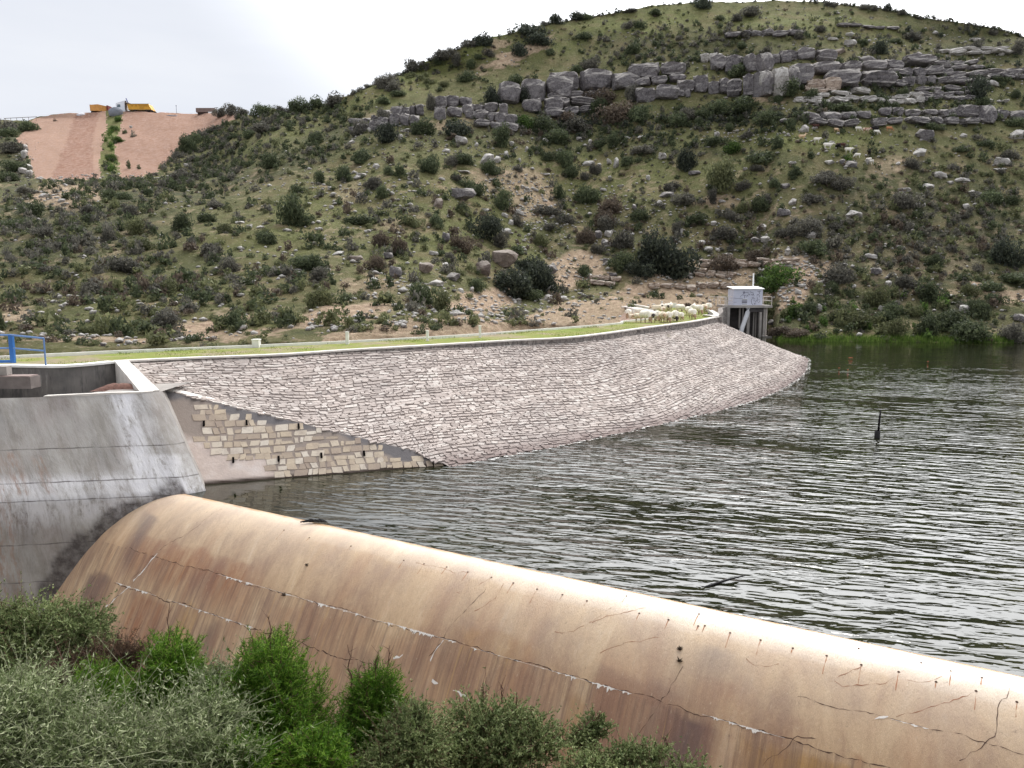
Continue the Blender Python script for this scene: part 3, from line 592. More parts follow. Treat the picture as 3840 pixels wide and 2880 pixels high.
c=m.mix(m.ramp(m.noise(us_,6,6,.75),[(.60,0.),(.72,.55)]),c,srgb(86,80,78))
sx=m.n('ShaderNodeSeparateXYZ'); m.L(uv,sx.inputs[0])
jt=None
for zl in (1.38,.46,-.03,-1.35,-2.5):
    d_=m.math('ABSOLUTE',m.math('SUBTRACT',m.math('ADD',sx.outputs[1],m.math('MULTIPLY',m.noise(uv,2,4),.05)),zl+.025)); e=m.ramp(d_,[(.008,.85),(.022,0.)]); jt=e if jt is None else m.math('MAXIMUM',jt,e)
c=m.mix(m.math('MULTIPLY',jt,m.ramp(m.noise(uv,1.7,4),[(.35,.2),(.6,1.)])),c,srgb(84,78,76))
c=m.mix(m.math('MULTIPLY',a[0],m.ramp(m.noise(uv,3,7,.75),[(.35,.45),(.6,.95)])),c,srgb(76,70,68))
m.color(c).bump(m.noise(um,9,8,.75),.6,.03); wallm=m.m
mesh('leaning_face',VV,sf,wallm,swall,True,uv=UVw,attr={'cover':AT})
gconc=plain('grey concrete',srgb(150,144,138),.93,.25,1.6,bump=.5)
# nose return towards the lake and ledge on top
nr=[];
for k in range(12):
    z=-1.5+4.45*k/11; p=wallP(0,z); nr+= [p,p+np.array([-.55,1.35,0]),p+np.array([-3.,3.4,0])]
mesh('nose_return',nr,[(3*i+j,3*i+j+1,3*i+4+j,3*i+3+j) for i in range(11) for j in (0,1)],gconc,swall)
lv=[]
for t in ts[::4]:
    p=wallP(t,zt_(t)); lv+= [p+np.array([0,0,.0]),p+np.array([0.1,2.3,.02-.5*min(1,max(0,(t-2.2)/1.5))])]
mesh('ledge',lv,[(2*i,2*i+1,2*i+3,2*i+2) for i in range(len(lv)//2-1)],gconc,swall)
# pale edge strip along the top of the leaning face
ev=[]
for t in np.linspace(.2,3.6,24):
    p=wallP(t,zt_(t)); ev+= [p+np.array([0,-.02,-.05]),p+np.array([0,-.02,.035]),p+np.array([0,.2,.035])]
mesh('ledge_edge',ev,[(3*i+j,3*i+j+1,3*i+4+j,3*i+3+j) for i in range(23) for j in (0,1)],capm,swall)
# recessed upright wall under the crest road
m=Mat('streaked dark concrete',.93,.2); wv=m.coord('World',(1,1,.18))
c=m.ramp(m.noise(m.coord('World'),.7,5),[(.35,srgb(98,96,94)),(.55,srgb(122,118,114)),(.75,srgb(144,139,134))]); c=m.mix(m.ramp(m.noise(wv,4,7,.75),[(.5,0.),(.62,.6)]),c,srgb(66,66,68)); c=m.mix(m.ramp(m.noise(wv,2.2,6,.7),[(.60,0.),(.68,.6)]),c,srgb(168,164,160)); m.color(c).bump(m.noise(wv,10,5),.5,.02); recm=m.m
rec=empty('abutment_wall',(-20,28,3)); tag(rec,'dark streaked upright concrete wall under the grassy crest, below the blue railing','wall')
OL=densify(Oleft+[Ttop[0]],6)
v_,f_=wallribbon(OL,.5,1.5,3.62,.0,1); mesh('wall_face',v_,f_,recm,rec)
v_,f_=wallribbon(OL,.4,3.622,3.70,.06,1); mesh('white_edge',v_,f_,whitem,rec)
# sloping wing slab between abutment and paving
q=[onz(430,1354,3.71),onz(482,1352,3.71),onz(598,1463,2.99),onz(524,1467,2.99)]
q0=[np.array(p)-np.array([0,0,dz]) for p,dz in zip(q,(1.6,1.6,.2,.2))]
mesh('wing_slab',q+q0,[(0,1,2,3),(0,3,7,4),(3,2,6,7),(2,1,5,6)],capm,rec)
# brown litter heaped in the recess
lm=plain('dry leaf litter',srgb(118,88,78),.98,.4,9,bump=1.)
V=[];Fc=[]
cx_,cy_=onz(475,1462,2.95)[:2]
for i in range(25):
    for j in range(9):
        a_=i/24*2-1; b_=j/8*2-1; h=.33*max(0,1-a_*a_)*max(0,1-b_*b_)*(1+.35*float(fbm(a_*4,b_*4,3))); V.append((cx_-.35+a_*.95,cy_+.35+b_*.35+a_*.0,2.9+h*.75))
Fc=[(i*9+j,i*9+j+1,i*9+j+10,i*9+j+9) for i in range(24) for j in range(8)]
o=mesh('leaf_litter',V,Fc,lm,smooth=True); tag(o,'brown dry leaf litter heaped in the corner of the concrete ledge','leaf litter',kind='stuff')
# heavy beam and blocks at the far left
b0=atd(125,1412,26.5); mb=MB(); mb.box((b0[0]-3.1,b0[1],b0[2]-.2),(6.2,.6,.40),R(2)); o=mb.obj('ledge_beam',plain('damp beam concrete',srgb(116,108,104),.95,.25,2,bump=.5)); tag(o,'heavy damp concrete beam with a brick pink top at the left edge','beam')
mb=MB(); mb.box((b0[0]-3.1,b0[1],b0[2]+.02),(6.1,.55,.035),R(2)); mesh('brick_course',mb.v,mb.f,plain('pink brick top',srgb(146,130,124),.95,.2,5),o)
o=MB().box((b0[0]-1.25,b0[1]+.1,b0[2]+.2),(.7,.35,.3),R(6)).obj('concrete_block',gconc); tag(o,'pale loose concrete block on the beam at the left edge','block')
# blue railing
bl=Mat('blue paint',.45,.4).color(srgb(46,104,172)).m; bl2=Mat('faded blue paint',.5,.4).color(srgb(104,138,188)).m
rl=empty('blue_railing',onz(50,1366,ZP)); tag(rl,'blue painted steel railing on the concrete edge at the far left','railing')
pA=onz(50,1361,ZP+.02); pB=onz(172,1370,ZP+.02); pL=onz(-420,1366,ZP+.02); H_=1.03; upv=np.array([0,0,1.])
MB().box(pA+upv*H_/2,(.15,.12,H_)).obj('post',bl,rl)
MB().tube([pB,pB+upv*(H_-.05)],.028).obj('post',bl2,rl)
MB().tube([pL,pL+upv*H_],.05).obj('post',bl,rl)
mb=MB().tube([pL+upv*H_,pA+upv*H_,pB+upv*(H_-.06)],.035).obj('top_rail',bl2,rl)
MB().tube([pL+upv*.55,pA+upv*.55,pB+upv*.52],.03).obj('middle_rail',bl2,rl)
MB().box((pA+pL)/2+upv*.06,(np.linalg.norm(pA-pL),.08,.1),math.atan2(*(pA-pL)[1::-1])).obj('bottom_rail',bl,rl)
# ================================================================ WATER
WL=-.012
us=np.linspace(-14,120,90); vs_=np.array([.30,.1,0,-.1,-.25,-.5,-1,-2,-4,-8,-15,-25,-40,-60,-90,-130])
V=[];Fc=[]
def dry(x,y):   # behind the dam
    j=np.argmin((BD[:,0]-x)**2+(BD[:,1]-y)**2); return False
for u in us:
    for s in vs_:
        p=WA[:2]+wu*u+wn2*(s if s<.1 else .03); V.append((p[0],p[1],WL))
nv=len(vs_)
for i in range(len(us)-1):
    for j in range(nv-1):
        c=(np.array(V[i*nv+j])+np.array(V[(i+1)*nv+j+1]))/2
        if c[0]<-13: continue
        if c[0]<14 and c[1]>35+ (c[0]+4)*1.6+6: continue
        Fc.append((i*nv+j,(i+1)*nv+j,(i+1)*nv+j+1,i*nv+j+1))
m=Mat('lake water',.03,1.0); m.b.inputs['IOR'].default_value=1.333
wv=m.coord('World',(1,1,1)); 
def rotsc(rot,sx_,sy_): 
    mp_=m.n('ShaderNodeMapping',vector_type='TEXTURE'); mp_.inputs['Rotation'].default_value=(0,0,R(rot)); mp_.inputs['Scale'].default_value=(sx_,sy_,1); m.L(wv,mp_.inputs[0]); return mp_.outputs[0]
n1=m.noise(rotsc(-17,1.15,.33),1.0,1,.4,.5); n2=m.noise(rotsc(-8,.60,.20),1.0,2,.5,.5); n3=m.noise(rotsc(-30,.25,.10),1.0,2,.5); n0=m.noise(rotsc(-15,6,2.5),1,2,.5)
sxx=m.n('ShaderNodeSeparateXYZ'); m.L(wv,sxx.inputs[0])
# calmer water in the lee of the wing wall and under the far bank
calm1=m.n('ShaderNodeMapRange'); m.L(m.math('ADD',sxx.outputs[0],m.math('MULTIPLY',n0,3.)),calm1.inputs[0]); calm1.inputs[1].default_value=-7.5; calm1.inputs[2].default_value=-1.0; calm1.inputs[3].default_value=.06; calm1.inputs[4].default_value=1
calm2=m.n('ShaderNodeMapRange'); m.L(m.math('ADD',sxx.outputs[1],m.math('MULTIPLY',n0,6.)),calm2.inputs[0]); calm2.inputs[1].default_value=80; calm2.inputs[2].default_value=50; calm2.inputs[3].default_value=.12; calm2.inputs[4].default_value=1
calm=m.math('MULTIPLY',m.math('MULTIPLY',calm1.outputs[0],calm2.outputs[0]),m.ramp(m.noise(rotsc(-20,14,4),1,3,.6),[(.36,.35),(.6,1.)]))
hsum=m.math('ADD',m.math('ADD',m.math('MULTIPLY',n1,.10),m.math('MULTIPLY',n2,.040)),m.math('MULTIPLY',n3,.004))
m.bump(m.math('MULTIPLY',hsum,calm),1.0,WAVE if 'WAVE' in globals() else 1.0)
m.color(m.mix(m.ramp(m.noise(wv,.35,4),[(.4,0.),(.7,1.)]),srgb(26,28,16),srgb(38,40,24)))
water=mesh('lake_water',V,Fc,m.m); water['kind']='structure'
# froth line at the stones and the weir lip
fr=plain('froth',srgb(214,212,206),.9,.2,12)
V=[];Fc=[]
edge=[B2[i]*0+BD[i] for i in range(wing_i,len(BD)-20)]
for i,p in enumerate(edge[:-1]):
    q=edge[i+1]; n=max(1,int(np.linalg.norm((q-p)[:2])/.10))
    for k in range(n):
        if random.random()<.35: continue
        c=p+(q-p)*(k+random.random())/n; out_=c[:2]-TD[wing_i+i][:2]; out_/=np.linalg.norm(out_); b=len(V); r=random.uniform(.02,.06)
        c=c[:2]+out_*random.uniform(-.10,.16)
        for j in range(6): an=j*1.047; V.append((c[0]+r*1.8*math.cos(an),c[1]+r*random.uniform(.6,1.2)*math.sin(an),.01+.02*random.random()))
        Fc.append(tuple(range(b,b+6)))
o=mesh('froth',V,Fc,fr); tag(o,'thin white froth along the waterline of the stone paving','froth',kind='stuff')
# objects in the water
blk=plain('wet black wood',srgb(26,24,24),.6,.3,8)
p=onz(3291,1640,0); mb=MB(); mb.tube([p+(0,0,-.5),p+(-.02,0,.28),p+(-.05,0,.3)],[.13,.12,.04],7); mb.tube([p+(.02,0,.2),p+(.03,0,.8),p+(.06,0,1.22)],[.05,.045,.03],6); o=mb.obj('old_stake',blk,smooth=True); tag(o,'thin black stake with a thick stub standing in the open water','stake')
p0=onz(2642,2204,-.03);p1=onz(2800,2158,.06); mb=MB(); mb.tube([p0+(p1-p0)*t+np.array([0,0,.03*math.sin(3*t)]) for t in np.linspace(0,1,8)],[.03,.035,.03,.03,.028,.022,.018,.008],6); o=mb.obj('floating_branch',blk,smooth=True); tag(o,'dark bare branch floating half under water near the weir','branch')
p=onz(1168,1957,0.02); mb=MB()
for k in range(7): a_=random.uniform(-.5,.5); mb.tube([p+(-.3+k*.08,random.uniform(-.08,.08),.01),p+(.0+k*.06,a_*.2,.06),p+(.18+k*.05,a_*.4,.03)],[.02,.03,.012],5)
o=mb.obj('driftwood',blk); tag(o,'small dark tangle of driftwood caught on the weir lip','driftwood')
orm=Mat('orange plastic',.4,.4).color(srgb(226,104,70)).m
for i,(px,py,w,lab) in enumerate([(3190,1341,.2,'orange piece of litter floating farthest out near the green bank'),(3147,1380,.08,'tiny orange float, left one of the near pair'),(3180,1386,.08,'tiny orange float, right one of the near pair'),(3480,1355,.08,'tiny orange speck of litter far right of the others')]):
    p=onz(px,py,.02); mb=MB(); mb.tube([p+(-w,0,-.02),p+(-w*.6,0,0),p+(w*.6,.02,0),p+(w,0,-.02)],[.004,.014,.014,.004],7); o=mb.obj('floating_litter',orm,smooth=True); tag(o,lab,'litter','orange litter floating on the lake')
# ================================================================ VALVE TOWER
tw=empty('valve_tower',(27,92,0)); tag(tw,'white graffitied valve house on a concrete deck with columns standing in the lake','valve house')
DZ=3.7; 
def td(px,z,d): x=(px-1920)/F*d*1.0; r=ray(px,1440); x=r[0]/r[1]*d; return np.array([x,d,z])
whm=plain('white painted wall',srgb(206,208,222),.8,.08,1.2); whr=plain('white roof',srgb(246,246,244),.7,.04,2)
tcon=plain('tower concrete',srgb(168,162,156),.9,.22,1.5,bump=.4); dcon=plain('dark damp concrete',srgb(84,80,80),.95,.35,1.2)  # darker concrete for the beam and back walls below the deck
def xat(px,d): r=ray(px,1145); return r[0]/r[1]*d
yF=91.0
x0=xat(2716,yF);x1=xat(2897,yF)
MB().box(((x0+x1)/2,yF+1.7,DZ-.14),(x1-x0,3.4,.28)).obj('deck',tcon,tw)
hx0,hx1=xat(2744,yF+.6),xat(2858,yF+.6); Mh=Matrix.Translation(((hx0+hx1)/2,yF+1.45,DZ))@Matrix.Rotation(R(7),4,'Z')
hw=hx1-hx0; mb=MB(); mb.box(0,(hw,1.7,1.86),M=Mh@Matrix.Translation((0,0,.93))); house=mb.obj('wall',whm,tw)
roof=MB().add([Mh@Vector(p) for p in [(-hw/2-.14,-1.0,1.86),(hw/2+.14,-1.0,1.86),(hw/2+.14,1.0,2.12),(-hw/2-.14,1.0,2.12),(-hw/2-.14,-1.0,1.94),(hw/2+.14,-1.0,1.94),(hw/2+.14,1.0,2.2),(-hw/2-.14,1.0,2.2)]],[(0,3,2,1),(4,5,6,7),(0,1,5,4),(1,2,6,5),(2,3,7,6),(3,0,4,7)]).obj('roof',whr,tw)
mxx=xat(2824,yF+1.6); MB().tube([(mxx,yF+1.9,DZ+1.9),(mxx,yF+1.9,DZ+3.75)],.09,8).obj('mast',whr,tw)
def hp(a,b,off=.0): # a: 0..1 across the front, b height m
    return Mh@Vector((-hw/2+hw*a,-.853-off,b))
dk=Mat('dark opening blue',.9,.1).color(srgb(70,64,72)).m
vx0,vx1=.29,.47
mb=MB(); 
for z0,z1 in ((.56,.66),(.30,.44),(.10,.16)): mb.add([hp(vx0,z0,.004),hp(vx1,z0,.004),hp(vx1,z1,.004),hp(vx0,z1,.004)],[(0,1,2,3)])
mb.obj('vent',dk,tw)
mb=MB(); mb.box(0,(hw*.2,.05,.09),M=Mh@Matrix.Translation((-hw/2+hw*.38,-.86,.03))); mb.box(0,(hw*.2,.04,.05),M=Mh@Matrix.Translation((-hw/2+hw*.38,-.86,.70))); mb.obj('vent_sill',whr,tw)
mb=MB(); gm=Mat('dark grey spray paint',.8,.2).color(srgb(92,90,112)).m
def stroke(pts,w=.035):
    P=[hp(a,b,.006) for a,b in pts]
    for p,q in zip(P[:-1],P[1:]):
        d=(q-p).normalized(); n=d.cross(Vector((0,-1,0))).normalized()*w/2; mb.add([p-n,p+n,q+n,q-n],[(0,1,2,3)])
Z=lambda x,y:((x-110)/1790,(1210-y)/800*1.78)
for c_ in [[(690,520),(740,490),(790,520),(790,570),(720,600),(685,570),(690,520)],[(700,540),(770,560)],[(720,580),(780,530)],[(800,560),(900,540),(1040,570)],[(520,790),(530,740),(650,660),(700,650)],[(650,670),(880,690)],[(780,700),(785,850)],[(900,700),(980,690),(985,760)],[(1000,650),(1060,620),(1110,690)],[(890,800),(880,740)],[(1110,500),(1150,480)],[(1140,560),(1180,530),(1230,540),(1320,540)],[(1200,660),(1250,620),(1300,640),(1330,590),(1325,680),(1220,680),(1200,660)],[(1350,710),(1390,700)],[(1550,650),(1620,640),(1680,690),(1690,790)],[(1555,640),(1545,750)],[(1570,800),(1580,900),(1560,990),(1610,1000)],[(1570,460),(1600,500),(1660,510),(1700,460),(1770,480)],[(1680,500),(1690,620)],[(1230,800),(1380,790)],[(1240,870),(1440,870)],[(1360,930),(1390,1000)],[(1380,1130),(1420,1160),(1480,1140),(1400,1120)],[(1440,1060),(1500,1000),(1520,940)],[(1640,1080),(1700,1070)],[(1680,880),(1680,940)],[(1220,880),(1210,1000),(1240,1130),(1330,1190)],[(1720,980),(1740,1050)],[(120,830),(330,850),(700,850)],[(120,1050),(300,1050)]]:
    stroke([Z(*p) for p in c_],.045 if c_[0][0]>600 else .03)
mb.obj('graffiti',gm,tw)
# railings of the deck
rm=plain('pale rail paint',srgb(216,206,196),.7,.1,4)
def rail(pts,lab,posts,h=1.0):
    mb=MB(); P=[np.array(p) for p in pts]
    for k in (h,h*.55): mb.tube([p+(0,0,k) for p in P],.035,5)
    mb.obj('handrail',rm,tw)
    for p in posts: MB().tube([p,p+np.array([0,0,h])],.045,5).obj('rail_post',rm,tw)
pr=[np.array([xat(2860,yF),yF+.1,DZ]),np.array([x1-.08,yF+.1,DZ]),np.array([x1-.08,yF+3.2,DZ])]; rail(pr,'',pr[1:])
pl_=[np.array([hx0-.1,yF+.1,DZ]),np.array([x0+.08,yF+.1,DZ]),np.array([x0+.08,yF+3.2,DZ])]; rail(pl_,'',[np.array([xat(2722,yF),yF+.1,DZ]),np.array([xat(2730,yF),yF+.12,DZ]),pl_[1],pl_[2]])
fence=empty('path_railing',(24,93,3.7)); tag(fence,'low pale post railing running left from the valve house','railing')
q=[td(px,3.75,d) for px,d in ((2645,99),(2667,97),(2690,95),(2713,93))]
mb=MB(); mb.tube([p+(0,0,.8) for p in q],.03,5); mb.tube([p+(0,0,.45) for p in q],.02,5); mb.obj('handrail',rm,fence)
for p in q: MB().tube([p-(0,0,.4),p+(0,0,.85)],.045,5).obj('post',rm,fence)
# sub-structure
def col(px0,px1,d,z0,z1,mat=tcon,name='column',th=.4): xa,xb=xat(px0,d),xat(px1,d); MB().box(((xa+xb)/2,d,(z0+z1)/2),(xb-xa,th,z1-z0)).obj(name,mat,tw)
col(2802,2812,yF+.5,-1.5,DZ-.7); col(2826,2830,yF+1.2,-1.5,DZ-.7,th=.2); col(2834,2838,yF+1.6,-1.5,DZ-.8,th=.2); col(2848,2857,yF+.5,-1.5,DZ-.7); col(2862,2873,yF+.7,-1.5,DZ-.3,th=.5); col(2785,2789,yF+.8,-1.5,DZ-.3,th=.2); col(2772,2777,yF+1,1,DZ-.3,th=.25)
col(2800,2862,yF+.5,DZ-.78,DZ-.3,dcon,'beam',.4); 
col(2728,2800,yF+2.6,-1.5,DZ-.29,dcon,'back_wall',.3); col(2800,2872,yF+3.1,-1.5,DZ-.29,dcon,'back_wall',.3); col(2714,2727,yF+1.3,-1,DZ-.29,tcon,'pier',2.6)
col(2858,2892,yF+.6,-.3,.12,tcon,'footing',1.6); col(2875,2878,yF+.4,0,DZ-.3,rm,'ladder',.1)
pm=plain('white steel pipe',srgb(204,204,206),.5,.08,2)
MB().tube([td(2793,DZ-.3,yF-.2),td(2793,DZ-.75,yF-.25),td(2790,DZ-1.1,yF-.3),td(2775,1.2,yF-1.2),td(2755,-1.5,yF-2.4)],.26,14).obj('inlet_pipe',pm,tw,True)
# rubble retaining wall between dam end and tower
q=[onz(2692,1186,ZP)+np.array([0,.6,0]),np.array([21.2,78,ZP]),td(2700,ZP,88),td(2722,ZP,91.5)]
v_,f_=wallribbon(densify(q,5),.5,-1.5,3.5,0); o=mesh('retaining_wall',v_,f_,parm); tag(o,'grey rubble retaining wall joining the dam end to the valve house','wall')
# ================================================================ ROCKS
def icos(n):
    bm=bmesh.new(); bmesh.ops.create_icosphere(bm,subdivisions=n,radius=1); v=np.array([p.co[:] for p in bm.verts]); f=np.array([[q.index for q in p.verts] for p in bm.faces]); bm.free(); return v,f
def nz3(v,s,o): return np.array([mnoise.noise(Vector(p)*s+Vector((o,o*.7,-o))) for p in v])
def rockmesh(i,boxy,n=3,amp=.25):
    v,f=icos(n); 
    if boxy:
        bm=bmesh.new(); bmesh.ops.create_cube(bm,size=2); bmesh.ops.subdivide_edges(bm,edges=bm.edges[:],cuts=5,use_grid_fill=True); bmesh.ops.triangulate(bm,faces=bm.faces[:]); v=np.array([p.co[:] for p in bm.verts]); f=np.array([[q.index for q in p.verts] for p in bm.faces]); bm.free()
        rr=np.random.default_rng(i+500); zs=np.sort(rr.uniform(-.8,.8,3)); off=rr.uniform(-.13,.06,(4,2)); kx=np.searchsorted(zs,v[:,2]); v=v.copy(); v[:,:2]*=1+off[kx]; v[:,:2]+=rr.uniform(-.05,.05,(4,2))[kx]
        r3=np.linalg.norm(v,axis=1,keepdims=True); v=v*np.minimum(1,1.42/r3)
    # facet by random planes
    r_=np.random.default_rng(i)
    for _ in range(13 if not boxy else 6):
        n_=r_.normal(size=3); n_/=np.linalg.norm(n_); d=r_.uniform(.5,.8) if not boxy else r_.uniform(1.0,1.35); h=v@n_; v=v-np.maximum(h-d,0)[:,None]*n_
    v=v*(1+(amp*.28 if boxy else amp*.5)*nz3(v,1.7,i)[:,None]+amp*.35*nz3(v,4.5,i+9)[:,None])
    me=bpy.data.meshes.new('rock'); me.from_pydata(v.tolist(),[],f.tolist()); me.update(); return me,v,f
def rockmat(name,top,side,dark_,pale):
    m=Mat(name,.93,.2); wv=m.coord('World'); oi=m.n('ShaderNodeObjectInfo')
    c=m.ramp(m.noise(wv,1.4,8,.7),[(.3,dark_),(.5,side),(.68,top)])
    c=m.mix(m.ramp(m.noise(m.coord('World',(1,1,2.2)),3.4,6,.75),[(.55,0.),(.64,.7)]),c,pale)
    c=m.mix(m.ramp(oi.outputs['Random'],[(0,0.),(1,.45)]),c,top)
    cv_=m.n('ShaderNodeTexVoronoi',feature='DISTANCE_TO_EDGE'); cv_.inputs['Scale'].default_value=.9; m.L(m.coord('World',(1,1,1.7)),cv_.inputs[0]); c=m.mix(m.ramp(cv_.outputs[0],[(.0,.75),(.05,0.)]),c,dark_)
    gN=m.n('ShaderNodeNewGeometry'); sn=m.n('ShaderNodeSeparateXYZ'); m.L(gN.outputs['Normal'],sn.inputs[0]); c=m.mix(m.math('MULTIPLY',m.ramp(sn.outputs[2],[(.2,0.),(.65,.8)]),m.ramp(m.noise(wv,2.1,5),[(.3,.35),(.55,1.)])),c,pale)  # upward faces paler: sunlit rock tops put into the colour
    m.color(c).bump(m.noise(wv,3.2,9,.75),1.,.2); return m.m
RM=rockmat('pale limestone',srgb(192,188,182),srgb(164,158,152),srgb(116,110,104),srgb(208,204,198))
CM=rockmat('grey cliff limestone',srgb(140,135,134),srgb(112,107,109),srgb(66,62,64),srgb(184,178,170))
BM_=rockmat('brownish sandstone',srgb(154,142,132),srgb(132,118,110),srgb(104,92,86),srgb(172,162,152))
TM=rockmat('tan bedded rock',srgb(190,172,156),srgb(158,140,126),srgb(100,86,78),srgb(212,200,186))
RV=[rockmesh(i,False) for i in range(7)]; BX=[rockmesh(20+i,True) for i in range(7)]
for k in RV+BX: k[0].materials.append(RM)
LM=[(520,500,'earth banks'),(300,408,'orange dumper'),(520,410,'yellow tipper truck'),(430,560,'green gully'),(250,740,'pink rubble patch'),(840,415,'skyline container'),(1500,430,'left cliff end'),(2000,80,'round skyline bush'),(1950,350,'tallest cliff part'),(2230,380,'bushy cliff gap'),(2870,300,'white-faced cliff block'),(3185,165,'pale boulder above cliff'),(3200,340,'middle cliff overhang'),(3650,420,'right cliff end'),(1100,790,'big round tree'),(1830,600,'upright pale slab'),(1730,730,'flat-topped grey boulder'),(1885,980,'slanted brown boulder'),(1950,1050,'bush by brown boulder'),(2490,960,'huge bush behind sheep'),(2600,600,'olive bush under cliff'),(3100,560,'goat herd'),(3750,615,'striped boulder'),(2810,1100,'white valve house'),(2910,1070,'green bush behind tower'),(2500,1190,'sheep flock'),(3300,1230,'bright bank reeds'),(3800,950,'right edge thicket'),(1300,1190,'pale earth cut'),(760,1210,'left earth cut'),(100,1280,'blue railing'),(250,1000,'left edge slope'),(3400,900,'stony right slope'),(2200,740,'twin mid-slope bushes')]
def where(px,py):
    best=min(LM,key=lambda l:(l[0]-px)**2+((l[1]-py)*1.3)**2); dx=px-best[0];dy=py-best[1]
    v='above' if dy<0 else 'below'; h='left of' if dx<0 else 'right of'
    rel='at' if abs(dx)<30 and abs(dy)<25 else (v if abs(dx)<30 else h if abs(dy)<25 else v+' and '+h if abs(dy)>abs(dx) else ('left' if dx<0 else 'right')+' and '+('above' if dy<0 else 'below'))
    return rel+' the '+best[2], math.hypot(dx,dy)
ORD=['nearest','second nearest','third nearest','fourth nearest','fifth nearest','sixth nearest','seventh nearest','eighth nearest','ninth nearest','tenth nearest','eleventh nearest','twelfth nearest','thirteenth nearest','fourteenth nearest','fifteenth nearest','sixteenth nearest']
def relabel(items):
    """items: (obj, px, py, description) -> unique labels"""
    d={}
    for o,px,py,desc in items:
        w,dist=where(px,py); d.setdefault((desc,w),[]).append((dist,o))
    for (desc,w),L in d.items():
        L.sort(key=lambda q:q[0])
        for k,(dist,o) in enumerate(L): o['label']=('' if len(L)==1 else ORD[min(k,15)]+' ')+desc+' '+w
def put_rock(px,py,w,h,mat,boxy=False,name='boulder',depthk=.8,rot=None,tiltv=0):
    """w,h: size in photo pixels, (px,py) centre"""
    c=surf(px,py+h*.35); dist=c[1]; s=dist/F; k=random.choice(BX if boxy else RV)
    o=bpy.data.objects.new(name,k[0]); COL.objects.link(o)
    sx_,sz_=(w*s/2.05,h*s/2.0) if boxy else (w*s/1.75,h*s/1.6); o.scale=(sx_,max(sx_,sz_)*depthk,sz_); 
    o.location=(c[0],c[1]+.1*sx_,c[2]+sz_*(.7 if boxy else .45)); o.rotation_euler=(random.uniform(-.15,.15),tiltv+random.uniform(-.12,.12),random.uniform(-.35,.35) if rot is None else rot)
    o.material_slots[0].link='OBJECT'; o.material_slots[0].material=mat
    return o
def zc(L,x0,y0,s): return [(x0+a[0]/s,y0+a[1]/s,a[2]/s,a[3]/s)+tuple(a[4:]) for a in L]
BL=[]
BL+=zc([(1505,645,200,115,'b'),(1385,712,110,100,'b'),(1240,228,160,80,'g'),(1100,290,60,70,'b'),(1140,500,50,70,'g'),(815,715,80,80,'g'),(1010,700,110,70,'b'),(1185,750,90,60,'g'),(1085,780,90,45),(1810,820,75,85),(1800,895,60,50),(1880,905,80,40),(1140,680,50,60),(770,600,60,50,'g'),(560,640,90,40,'b'),(460,605,70,32),(1650,945,50,30),(1530,440,70,40),(2170,550,60,50),(2110,490,50,40),(2180,670,50,40),(1810,715,80,70,'g'),(700,55,40,30),(600,110,80,26),(910,155,40,20),(400,175,30,30),(410,300,30,25),(530,270,40,18),(1060,590,60,30),(1660,185,35,28),(1610,330,70,35),(1720,195,30,22),(1310,820,30,40),(1610,745,30,25),(640,460,50,24),(200,720,30,20),(250,690,30,24),(330,400,40,20),(130,445,50,18),(1390,330,50,24),(1520,350,40,30),(1560,395,35,40),(1240,830,40,30),(1780,90,50,16),(2070,20,60,36),(2120,40,30,30)],1000,600,1.7015)
BL+=zc([(890,835,72,110,'s'),(960,842,50,50),(722,708,80,55,'t'),(1540,878,60,34),(1722,868,34,70,'t'),(1675,858,30,38),(1552,730,28,30),(340,712,28,48),(75,970,54,26),(640,780,50,28),(830,750,25,28),(1920,950,30,30),(1160,668,36,26),(1020,812,30,50),(1100,850,24,34),(1640,1040,40,20),(190,908,40,30),(610,962,40,20),(740,908,90,14),(1480,700,36,26),(1050,750,36,30),(1150,775,24,30),(30,750,40,24),(150,660,30,30),(390,650,70,22),(2010,830,50,50),(1790,712,60,16),(1890,705,60,20),(1270,715,40,26),(1640,605,36,24)],1300,100,1.7015)
BL+=zc([(1097,102,72,46),(1222,205,110,44,'g'),(1097,55,60,24),(985,75,70,20),(815,645,62,52),(1572,692,110,90,'g'),(2060,875,100,60),(2060,915,100,24),(1552,810,80,52),(970,862,72,30),(1112,880,80,46,'g'),(1050,865,40,32,'g'),(730,880,50,25),(2170,680,90,64),(1680,955,80,44),(1820,985,90,30),(775,450,50,28),(1030,150,90,36,'b'),(1410,880,30,24),(700,600,80,30,'g'),(1330,220,60,36),(1540,200,50,60,'g'),(250,690,40,40),(430,925,30,22),(320,585,24,30),(1490,480,70,26),(1800,170,50,36),(1700,150,100,28),(1640,230,80,30),(2010,350,90,40),(2070,190,40,26),(1960,320,80,26),(1210,860,20,34),(270,182,36,18),(1650,40,40,24),(1890,90,80,22),(880,640,40,18),(1250,465,60,22),(1130,400,80,26),(2090,470,60,20),(2000,470,60,20),(990,718,40,12),(1830,690,50,30)],2540,100,1.7015)
